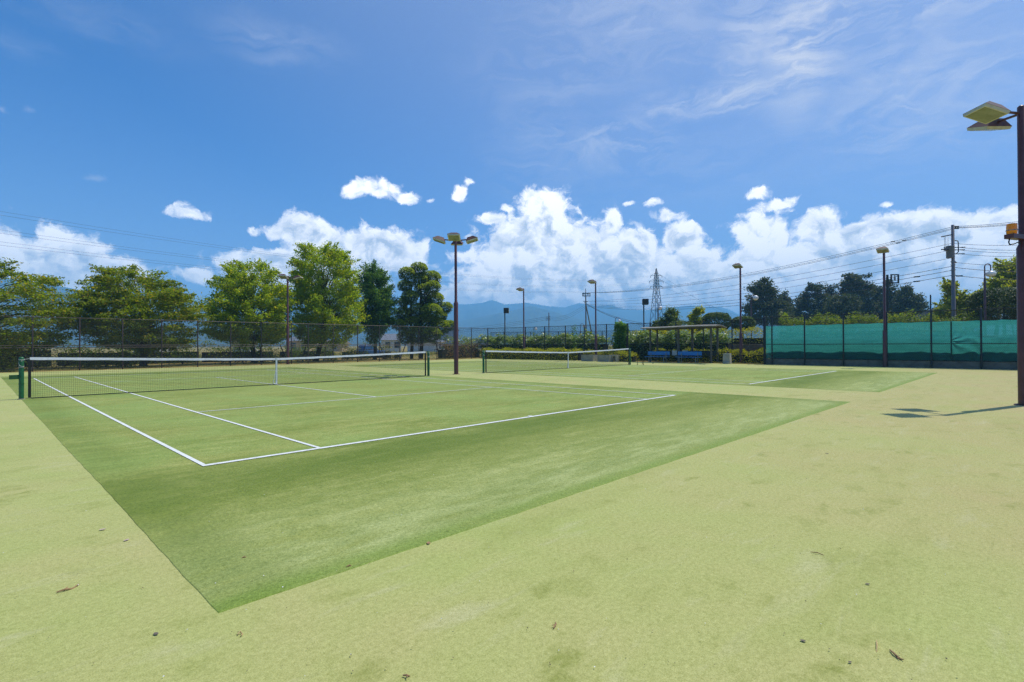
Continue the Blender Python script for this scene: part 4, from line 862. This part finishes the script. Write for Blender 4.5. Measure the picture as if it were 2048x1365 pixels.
# tree props: leaning timber stakes
for i, (pxa, pya, pxb, pyb, y0, lab) in enumerate([(487, 721, 478, 692, 24.2, 'timber prop leaning left of the third trunk'), (526, 721, 519, 690, 24.6, 'timber prop leaning on the third trunk from the right'), (575, 708, 560, 690, 25.6, 'dark timber prop left of the twin lamp pole'),
      (604, 714, 612, 690, 24, 'timber prop leaning on the fourth trunk from the left'), (646, 719, 653, 688, 23.6, 'pale timber prop leaning right of the fourth trunk'), (722, 712, 731, 690, 24.6, 'timber prop leaning on the fifth trunk from the left'), (769, 716, 759, 686, 24.8, 'timber prop leaning on the fifth trunk from the right'),
      (800, 708, 815, 680, 23.4, 'dark timber prop leaning on the cloud pruned tree from the left'), (881, 700, 864, 664, 23.6, 'long timber prop leaning on the cloud pruned tree from the right')]):
    Pa = ony(pxa, y0); Pb = ony(pxb, y0 + .9); h = zof(pyb, pxb, Pb); q = MB().tube([(0, 0, 0), (Pb[0] - Pa[0], Pb[1] - Pa[1], h)], [.045, .04], 7).build('tree_prop', M_STAKE if i in (4,) else M_TRUNK); q.location = (Pa[0], Pa[1], 0); tag(q, lab, 'prop', 'timber props of the trees')

# ------------------------------------------------------------------ utility poles, pylon, wires
P = atd(1908, 690, 45); UP1 = np.array([P[0], P[1], 0.]); t = tag(empty('utility_pole', tuple(UP1)), 'tall grey concrete utility pole with a transformer beyond the windbreak net', 'utility pole')
H1 = zof(450, 1905, UP1); MB().lathe([(.165, 0), (.11, H1), (0, H1 + .02)], 16).build('shaft', M_GREYP, t, True)
mpx = 45 / FOC; zz = lambda py: zof(py, 1905, UP1)
mb = MB(); mb.box(-.06, .5, -.05, .05, zz(454), zz(452)); mb.box(-.06, .5, -.05, .05, zz(458), zz(456)); mb.box(.22, .27, -.05, .05, zz(458), zz(452)); mb.box(.42, .47, -.05, .05, zz(458), zz(452)); fo = mb.build('top_bracket', M_FDARK, t); fo.rotation_euler[2] = atan2(RT[1], RT[0])
arm_dir = -GR * .9 - GF * .42
for (za, ln, bars) in [(475, 1.75, (1.0, 1.2, 1.35)), (500, 1.75, (.7, 1.05, 1.25, 1.6))]:
    mb = MB(); mb.tube([(0, 0, zz(za) + .25 * (za == 475)), tuple(arm_dir * ln + np.array([0, 0, zz(za + 2)]))], .05, 6); mb.build('crossarm', M_FDARK, t)
for s in (.75, 1.1, 1.3):
    mb = MB(); q = arm_dir * s; mb.lathe([(.03, zz(504)), (.06, zz(503)), (.03, zz(500)), (.06, zz(498)), (.02, zz(496))], 8, (q[0], q[1], 0)); mb.build('insulator', M_GREYP, t, True)
    mb = MB(); mb.tube([tuple(q + np.array([0, 0, zz(496)])), tuple(q + np.array([0, 0, zz(476)]))], .012, 4); mb.build('jumper', M_WIRE, t)
q = -GR * .42 - GF * .2; mb = MB(); mb.lathe([(.0, 0), (.25, .0), (.27, .05), (.27, .95), (.29, .97), (.29, 1.02), (0, 1.06)], 16, (q[0], q[1], zz(517))); mb.build('transformer', plain('grey_enamel', lin(120, 122, 130), .5), t, True)
mb = MB(); mb.tube([tuple(GR * .1 + np.array([0, 0, zz(481)])), tuple(GR * .42 + np.array([0, 0, zz(482)])), tuple(GR * .46 + np.array([0, 0, zz(486)])), tuple(GR * .46 + np.array([0, 0, zz(504)])), tuple(GR * .3 + np.array([0, 0, zz(507)]))], .04, 6); mb.build('conduit', M_FDARK, t, True)
for z in (524, 531, 541, 552): MB().lathe([(.175, zz(z)), (.175, zz(z) + .06)], 14).build('band', M_STEEL, t)

def wire(p, q, sag, r, label, group='overhead wires', beads=()):
    p = np.array(p); q = np.array(q); pts = [p + (q - p) * s + np.array([0, 0, -4 * sag * s * (1 - s)]) for s in np.linspace(0, 1, 28)]
    mb = MB(); o0 = pts[0].copy(); mb.tube([tuple(x - o0) for x in pts], r, 4, False)
    for (s, ln, rr) in beads:
        c = p + (q - p) * s + np.array([0, 0, -4 * sag * s * (1 - s)]) - o0; d = (q - p) / np.linalg.norm(q - p); mb.tube([tuple(c - d * ln / 2), tuple(c + d * ln / 2)], rr, 6)
    o = mb.build('power_line', M_WIRE); o.location = tuple(o0); return tag(o, label, 'cable', group)

P = atd(1172, 690, 102); UP2 = np.array([P[0], P[1], 0.]); t = tag(empty('utility_pole', tuple(UP2)), 'thin pointed utility pole with a double crossarm left of the pylon', 'utility pole')
z2 = lambda py: zof(py, 1172, UP2); MB().lathe([(.17, 0), (.12, z2(592)), (.10, z2(588)), (.06, z2(578)), (0, z2(577))], 10).build('shaft', M_GREYP, t)
m2 = 102 / FOC; ad = GR
for (py, l, r_) in [(587.5, -7, 9.5), (592.5, -6, 9.5), (603, -5, 4), (606, -3, 2)]:
    mb = MB(); mb.tube([tuple(ad * l * m2 + np.array([0, 0, z2(py)])), tuple(ad * r_ * m2 + np.array([0, 0, z2(py)]))], .07, 5); mb.build('crossarm', M_FDARK, t)
mb = MB()
for x in (-6, -3.5, 4.5, 8.5): mb.tube([tuple(ad * x * m2 + np.array([0, 0, z2(593)])), tuple(ad * x * m2 + np.array([0, 0, z2(586)]))], .08, 5)
mb.build('insulator', M_FDARK, t)
MB().tube([(0, 0, z2(608)), tuple(ad * 18.5 * m2 + np.array([0, 0, 0]))], [.11, .13], 8).build('brace', M_CONCD, t)
P = atd(1098, 690, 165); UP3 = np.array([P[0], P[1], 0.]); t = tag(empty('utility_pole', tuple(UP3)), 'small far utility pole with short arms left of the floodlight by the troughs', 'utility pole')
z3 = lambda py: zof(py, 1098, UP3); MB().lathe([(.2, 0), (.15, z3(626)), (0, z3(625.5))], 8).build('shaft', M_GREYP, t)
for py in (634, 637, 640): MB().tube([tuple(GR * -6 * .156 + np.array([0, 0, z3(py + 1)])), tuple(GR * 3 * .156 + np.array([0, 0, z3(py)]))], .07, 4).build('crossarm', M_FDARK, t)
P = atd(1862, 690, 42); t = tag(empty('slim_pole', (P[0], P[1], 0)), 'slim bare pole with a small crossbar above the green net', 'pole'); zz4 = zof(590, 1862, P)
MB().lathe([(.06, 0), (.05, zz4), (0, zz4 + .01)], 8).build('shaft', M_FDARK, t); q = MB().box(-.22, .22, -.03, .03, zof(624, 1862, P), zof(622.5, 1862, P)).build('crossbar', M_FDARK, t); q.rotation_euler[2] = atan2(RT[1], RT[0])

# lattice pylon
P = atd(1313.5, 690, 235); PY = np.array([P[0], P[1], 0.]); t = tag(empty('pylon', tuple(PY)), 'steel lattice pylon with three pairs of arms before the mountains', 'pylon')
zp = lambda py: zof(py, 1313.5, PY); mp = 235 / FOC; M_LAT = plain('lattice_steel', lin(84, 88, 92), .6)
HW = [(690, 13.), (648, 9.6), (610, 6.6), (574, 3.8), (562, 3.2), (551, 2.6), (545, 1.6), (537, .3)]   # half widths in px
lv = [0, 6, 11.5, 16.5, 20.5, 24, zp(574), zp(568), zp(562), zp(556), zp(551), zp(545), zp(537)]
hw = lambda z: float(np.interp(z, [zp(a) for a, _ in HW], [b * mp for _, b in HW])); cn = [(-1, -1), (1, -1), (1, 1), (-1, 1)]
mb = MB(); ca, sa = cos(.35), sin(.35)
def pt(c, z): w = hw(z); x, y = c[0] * w, c[1] * w; v = GR * (x * ca - y * sa) + GF * (x * sa + y * ca); return (v[0], v[1], z)
for c in cn: mb.tube([pt(c, z) for z in lv], .13, 4)
mb.build('legs', M_LAT, t); mb = MB()
for z0, z1 in zip(lv[:-1], lv[1:]):
    for i in range(4):
        a, b = cn[i], cn[(i + 1) % 4]; mb.tube([pt(a, z0), pt(b, z1)], .07, 3); mb.tube([pt(b, z0), pt(a, z1)], .07, 3); mb.tube([pt(a, z1), pt(b, z1)], .07, 3)
mb.build('lattice', M_LAT, t)
PYA = []
for py, l in [(551, 11.5), (562, 14), (573, 12.5)]:
    for s in (-1, 1):
        z = zp(py); tip = GR * s * l * mp * .98 + np.array([0, 0, z - .2]); mb = MB()
        for c in (cn[0], cn[2]) if s < 0 else (cn[1], cn[3]):
            mb.tube([pt((s, c[1]), z), tuple(tip)], .07, 3)
        mb.tube([pt((s, 0), z + 1.1), tuple(tip)], .07, 3); mb.build('arm', M_LAT, t); PYA.append(PY + tip)
        MB().tube([tuple(tip), tuple(tip + np.array([0, 0, -.9]))], .10, 5).build('insulator', M_LAT, t)
# high voltage lines to the left (towards a tower out of the frame) and to the right
for i, (pyl, nm) in enumerate([(418, 'uppermost high voltage line crossing the left sky'), (427, 'high voltage line just under the uppermost one in the left sky'), (459, 'third high voltage line from the top of the left sky'), (467, 'fourth high voltage line from the top of the left sky'), (485, 'fifth high voltage line from the top, over the left cloud'), (493, 'lowest high voltage line over the left cherry trees')]):
    dep = 64 if i % 2 else 70; E2 = atd(-160, pyl - 22, dep); wire(PYA[i], E2, 5.2 - .3 * (i // 2), .013, nm)
for i in (1, 3, 5):
    E2 = atd(1480 + 14 * i, 655, 330); wire(PYA[i], E2, 1., .03, ['', 'top line falling right from the pylon', '', 'middle line falling right from the pylon', '', 'lowest line falling right from the pylon'][i])
# distribution lines from the near utility pole
def P1(py, dx=0.): return UP1 + GR * dx + np.array([0, 0, zz(py)])
def P2(py, dx=0.): return UP2 + ad * dx * m2 + np.array([0, 0, z2(py)])
for i, (pa, da, pb_, db, sg) in enumerate([(453, .1, 586, -6, 1.0), (455, .25, 586, 4.5, 1.05), (456, .45, 586, 8.5, 1.1)]):
    wire(P1(pa, da), P2(pb_, db), sg + .35, .016, ['first', 'second', 'third'][i] + ' of the three top wires from the grey pole to the pointed pole', beads=[(.055 + .012 * i, .35, .05)] if i else [(.08, .35, .05)])
    wire(P1(pa, da), atd(2260, 405 + 4 * i, 33), .3, .016, ['first', 'second', 'third'][i] + ' of the three top wires leaving the grey pole to the right')
for i, (pa, pb_, sg, nm) in enumerate([(487, 603, 1.0, 'insulated wire leaving the grey pole below its upper arm'), (500, 604, 1.2, 'wire leaving the grey pole at its lower arm'), (516, 608, 1.3, 'service wire leaving the grey pole at the transformer foot'), (533, 609, 1.5, 'upper telephone cable left of the grey pole'), (541, 611, 1.6, 'middle telephone cable left of the grey pole'), (551, 613, 1.6, 'lowest telephone cable left of the grey pole')]):
    wire(P1(pa, -.1), P2(pb_, 1), sg, .014 if i < 3 else .02, nm, beads=[(.045, .5, .06)] if i in (4, 5) else ())
for i, (pa, pb_, nm, bd) in enumerate([(487, 466, 'thin wire leaving the grey pole to the right above the drop tube', ()), (494, 482, 'first wire with long sleeves right of the grey pole', [(.03, 1.0, .035)]), (499, 488, 'second wire with long sleeves right of the grey pole', [(.03, .9, .035)]), (507, 494, 'third wire with long sleeves right of the grey pole', [(.03, .9, .035)]), (525, 513, 'wire right of the grey pole with a short sleeve', [(.006, .2, .06)]), (535, 528, 'upper telephone cable right of the grey pole', ()), (551, 545, 'lowest telephone cable right of the grey pole', [(.035, .45, .06)])]):
    wire(P1(pa, .1), atd(2260, pb_, 36), .45, .014 if i < 5 else .02, nm, beads=bd)
for i, (py, nm) in enumerate([(612, 'upper'), (616, 'middle'), (620, 'lower')]):
    wire(P2(py - 4), UP3 + np.array([0, 0, z3(633 + 3 * i)]), 1.2, .02, nm + ' slack cable from the pointed pole to the small far pole'); wire(UP3 + np.array([0, 0, z3(633 + 3 * i)]), atd(820, 660 + 4 * i, 260), 1.5, .03, nm + ' slack cable from the small far pole to the left')
for i, (pyb, nm) in enumerate([(652, 'upper'), (657, 'lower')]): wire(P2(607 + i), atd(1330, pyb, 66), .8, .022 + .01 * i, nm + ' dark cable falling from the pointed pole to the right')

# ------------------------------------------------------------------ houses seen through the trees
M_PL = plain('pale_plaster', lin(206, 204, 198), .9, var=.12, vscale=.6); M_RF = plain('grey_roof', lin(112, 118, 128), .6, var=.2, vscale=1.2); M_RF2 = plain('brown_roof', lin(128, 112, 100), .7, var=.2); M_WIN = plain('dark_window', (.02, .026, .034, 1), .12)
M_PL2 = plain('beige_plaster', lin(196, 170, 132), .9, var=.12, vscale=.6); M_PL3 = plain('bluegrey_cladding', lin(138, 148, 162), .7, var=.15, vscale=.6)
def house(px, dep, wpx, py_eave, py_ridge, wall, roof, label, rot=.3, cat='house', flat=False, rows=1):
    P = atd(px, 690, dep); base = np.array([P[0], P[1], 0.]); m = dep / FOC; w = wpx * m / 2; ze = zof(py_eave, px, base); zr = zof(py_ridge, px, base); dpt = max(3.5, w * .7)
    t = tag(empty('house' if cat == 'house' else 'building', tuple(base), atan2(RT[1], RT[0]) + rot), label, cat, None)
    MB().box(-w, w, -dpt, dpt, -.1, ze).build('wall', wall, t)
    if flat: MB().box(-w - .2, w + .2, -dpt - .2, dpt + .2, ze, zr).build('roof', roof, t)
    else:
        e = .5; mb = MB(); a = [(-w - e, -dpt - e, ze - .1), (w + e, -dpt - e, ze - .1), (w + e, dpt + e, ze - .1), (-w - e, dpt + e, ze - .1)]; r0, r1 = (-w - e * .6, 0, zr), (w + e * .6, 0, zr)
        mb.quad(a[0], a[1], r1, r0); mb.quad(a[2], a[3], r0, r1); mb.poly([a[1], a[2], r1]); mb.poly([a[3], a[0], r0]); mb.quad(*a[::-1]); mb.build('roof', roof, t)
    n = max(2, int(w / 1.3))
    for rr in range(rows):
        for i in range(n):
            x = -w + (i + .5) * 2 * w / n; zc = ze * (rr + .55) / rows; hh = min(.6, ze / rows * .26)
            f = MB().box(x - .55, x + .55, -dpt - .04, -dpt + .02, zc - hh - .06, zc + hh + .06).build('window', M_PAPER, t); MB().box(x - .48, x + .48, -dpt - .05, -dpt - .035, zc - hh, zc + hh).build('pane', M_WIN, f)
    return t
house(308, 90, 44, 684, 672, M_PL, M_RF, 'white house right of the second cherry trunk', .3)
house(492, 100, 30, 686, 679, M_PL, M_RF2, 'white two storey house left of the third trunk', .25, rows=1)
house(604, 110, 40, 682, 674, M_PL2, M_RF, 'grey roofed house right of the twin lamp pole', .2)
house(660, 125, 60, 688, 681, M_PL2, M_RF2, 'beige house right of the fourth trunk', .1)
house(782, 115, 34, 680, 668, M_PL, M_RF, 'white house between the fifth and the cloud pruned tree', .3)
house(852, 105, 26, 684, 674, M_PL, M_RF, 'small gabled white house right of the cloud pruned trunks', 1.2)
house(888, 210, 58, 662, 660, M_PL3, M_RF, 'blue grey apartment block behind the tall lamp', .1, 'building', True, 4)
house(965, 190, 70, 682, 678, M_PL3, M_RF, 'long low roof on the plain right of the tall lamp', .0, 'building', True)
house(1100, 260, 160, 684, 681, M_PL3, M_RF, 'long grey shed roof far beyond the middle fence', .05, 'building', True)
house(1880, 74, 34, 640, 612, M_PL, M_RF, 'dark gabled roof left of the utility pole', .9)
q = ony(739, 33); t = tag(empty('parked_car', (q[0], q[1], 0), .2), 'small blue car parked beyond the fifth tree', 'car')
MB().hull8([(-1.6, -.7, .3), (1.6, -.7, .3), (1.6, .7, .3), (-1.6, .7, .3), (-1.6, -.7, .85), (1.6, -.7, .8), (1.6, .7, .8), (-1.6, .7, .85)]).hull8([(-1.3, -.65, .85), (.8, -.65, .85), (.8, .65, .85), (-1.3, .65, .85), (-1.0, -.55, 1.4), (.3, -.55, 1.4), (.3, .55, 1.4), (-1.0, .55, 1.4)]).build('body', plain('blue_car_paint', (.03, .10, .26, 1), .25), t, bevel=.08)
for x in (-1., 1.):
    for y in (-.66, .66): w = MB().lathe([(.0, -.08), (.3, -.08), (.3, .08), (0, .08)], 14).build('wheel', M_BLACK, t); w.rotation_euler[0] = pi / 2; w.location = (x, y, .3)

# ------------------------------------------------------------------ litter on the turf
M_TWIG = plain('dead_twig', lin(158, 124, 88), .9); M_DEAD = plain('dead_leaf', lin(196, 172, 160), .8, var=.3, vscale=30); M_DEADD = plain('dark_dead_leaf', lin(104, 94, 82), .8); M_STRAW = plain('straw', lin(196, 170, 116), .9)
def twig(pts, r, mat, label, fork=None):
    w = [gp(*p) for p in pts]; o0 = w[0].copy(); z = [.006 + .006 * sin(2.2 * i) for i in range(len(w))]; mb = MB(); mb.tube([(p[0] - o0[0], p[1] - o0[1], z[i]) for i, p in enumerate(w)], [r * .7] + [r] * (len(w) - 2) + [r * .5], 6)
    if fork: f = [gp(*p) for p in fork]; mb.tube([(p[0] - o0[0], p[1] - o0[1], .008 + .004 * i) for i, p in enumerate(f)], [r * .7, r * .4], 5)
    o = mb.build('twig', mat); o.location = (o0[0], o0[1], 0); tag(o, label, 'twig', 'twigs dropped on the turf')
twig([(113, 1187), (130, 1183), (145, 1178), (158, 1171)], .005, M_TWIG, 'long dark twig lying on the pale turf at lower left', [(128, 1183), (136, 1178)])
twig([(1780, 1303), (1788, 1312), (1797, 1318), (1807, 1323)], .0045, M_TWIG, 'thick brown twig on the tan turf at lower right', [(1786, 1309), (1800, 1322)])
twig([(1621, 1106), (1635, 1109), (1648, 1111)], .003, M_TWIG, 'thin straight twig on the tan turf at right')
twig([(1107, 1259), (1112, 1253), (1111, 1245)], .004, M_TWIG, 'small forked twig on the turf below the middle', [(1112, 1253), (1104, 1256)])
twig([(475, 1272), (480, 1268), (485, 1269), (482, 1275)], .004, M_STRAW, 'curled dry leaf stalk below the near court corner')
twig([(484, 1118), (489, 1117), (494, 1116)], .004, M_TWIG, 'short twig on the dark turf near the court corner')
twig([(693, 1136), (699, 1134), (704, 1133)], .004, M_TWIG, 'short twig by the border of the near court')
twig([(1753, 1284), (1754, 1296), (1753, 1305)], .003, M_STRAW, 'pale straw beside the thick brown twig')
twig([(806, 1354), (813, 1356), (820, 1353)], .004, M_TWIG, 'small twig at the bottom edge of the photo', [(813, 1356), (815, 1361)])
def litter(px, py, s, mat, label, curl=.5):
    s *= .66
    P = gp(px, py); mb = MB(); n = 7; rng = random.Random(px)
    for i in range(n + 1):
        u = -1 + 2 * i / n; wdt = s * .55 * (1 - u * u) ** .6 + .001
        for v in (-1, -.3, .3, 1): mb.v.append((s * u, wdt * v, .003 + s * curl * .16 * (abs(v) ** 1.5 * .7 + .35 * u * u) + rng.uniform(0, s * .08)))
    for i in range(n):
        for j in range(3): a = i * 4 + j; mb.f.append((a, a + 4, a + 5, a + 1))
    o = mb.build('fallen_leaf', mat, None, True); o.location = (P[0], P[1], .002); o.rotation_euler[2] = rng.uniform(0, 6); tag(o, label, 'leaf', 'fallen leaves on the turf')
litter(205, 1061, .030, M_DEAD, 'upper of two curled grey leaves left of the court border', 1.)
litter(253, 1082, .028, M_DEAD, 'lower of two curled grey leaves left of the court border', .6)
litter(312, 1270, .022, M_DEADD, 'dark curled leaf on the pale turf at lower left')
litter(857, 1088, .032, M_TWIG, 'brown leaf on the court border below the middle', .7)
litter(1735, 1170, .018, M_DEADD, 'dark leaf fragment on the tan turf at right')
litter(1606, 1284, .018, M_DEADD, 'dark leaf fragment left of the thick brown twig')
litter(1700, 1327, .012, M_DEADD, 'tiny round dark fragment at lower right', .9)
litter(1654, 908, .03, M_DEADD, 'dark leaf far out on the pale turf right of the court', .5)
# grains and crumbs nobody could count
n = 520; rr = 2.2 + 11 * RNG.uniform(size=n) ** 1.4; aa = YAW + RNG.uniform(-.8, .8, n); P = np.c_[CX + rr * np.sin(aa), CY + rr * np.cos(aa), np.full(n, .0095)]
q = leaves('turf_crumbs', P, .008, plain('crumbs', lin(92, 86, 62), .9, col2=lin(130, 116, 80)), None, 1.2, .7); tag(q, 'scattered dark crumbs and seeds on the turf', kind='stuff')
n = 260; rr = 2.2 + 14 * RNG.uniform(size=n) ** 1.4; aa = YAW + RNG.uniform(-.8, .8, n); P = np.c_[CX + rr * np.sin(aa), CY + rr * np.cos(aa), np.full(n, .0095)]
q = leaves('sand_specks', P, .007, plain('white_specks', (.75, .74, .70, 1), .8), None, 1.2, .8); tag(q, 'scattered white sand specks on the turf', kind='stuff')
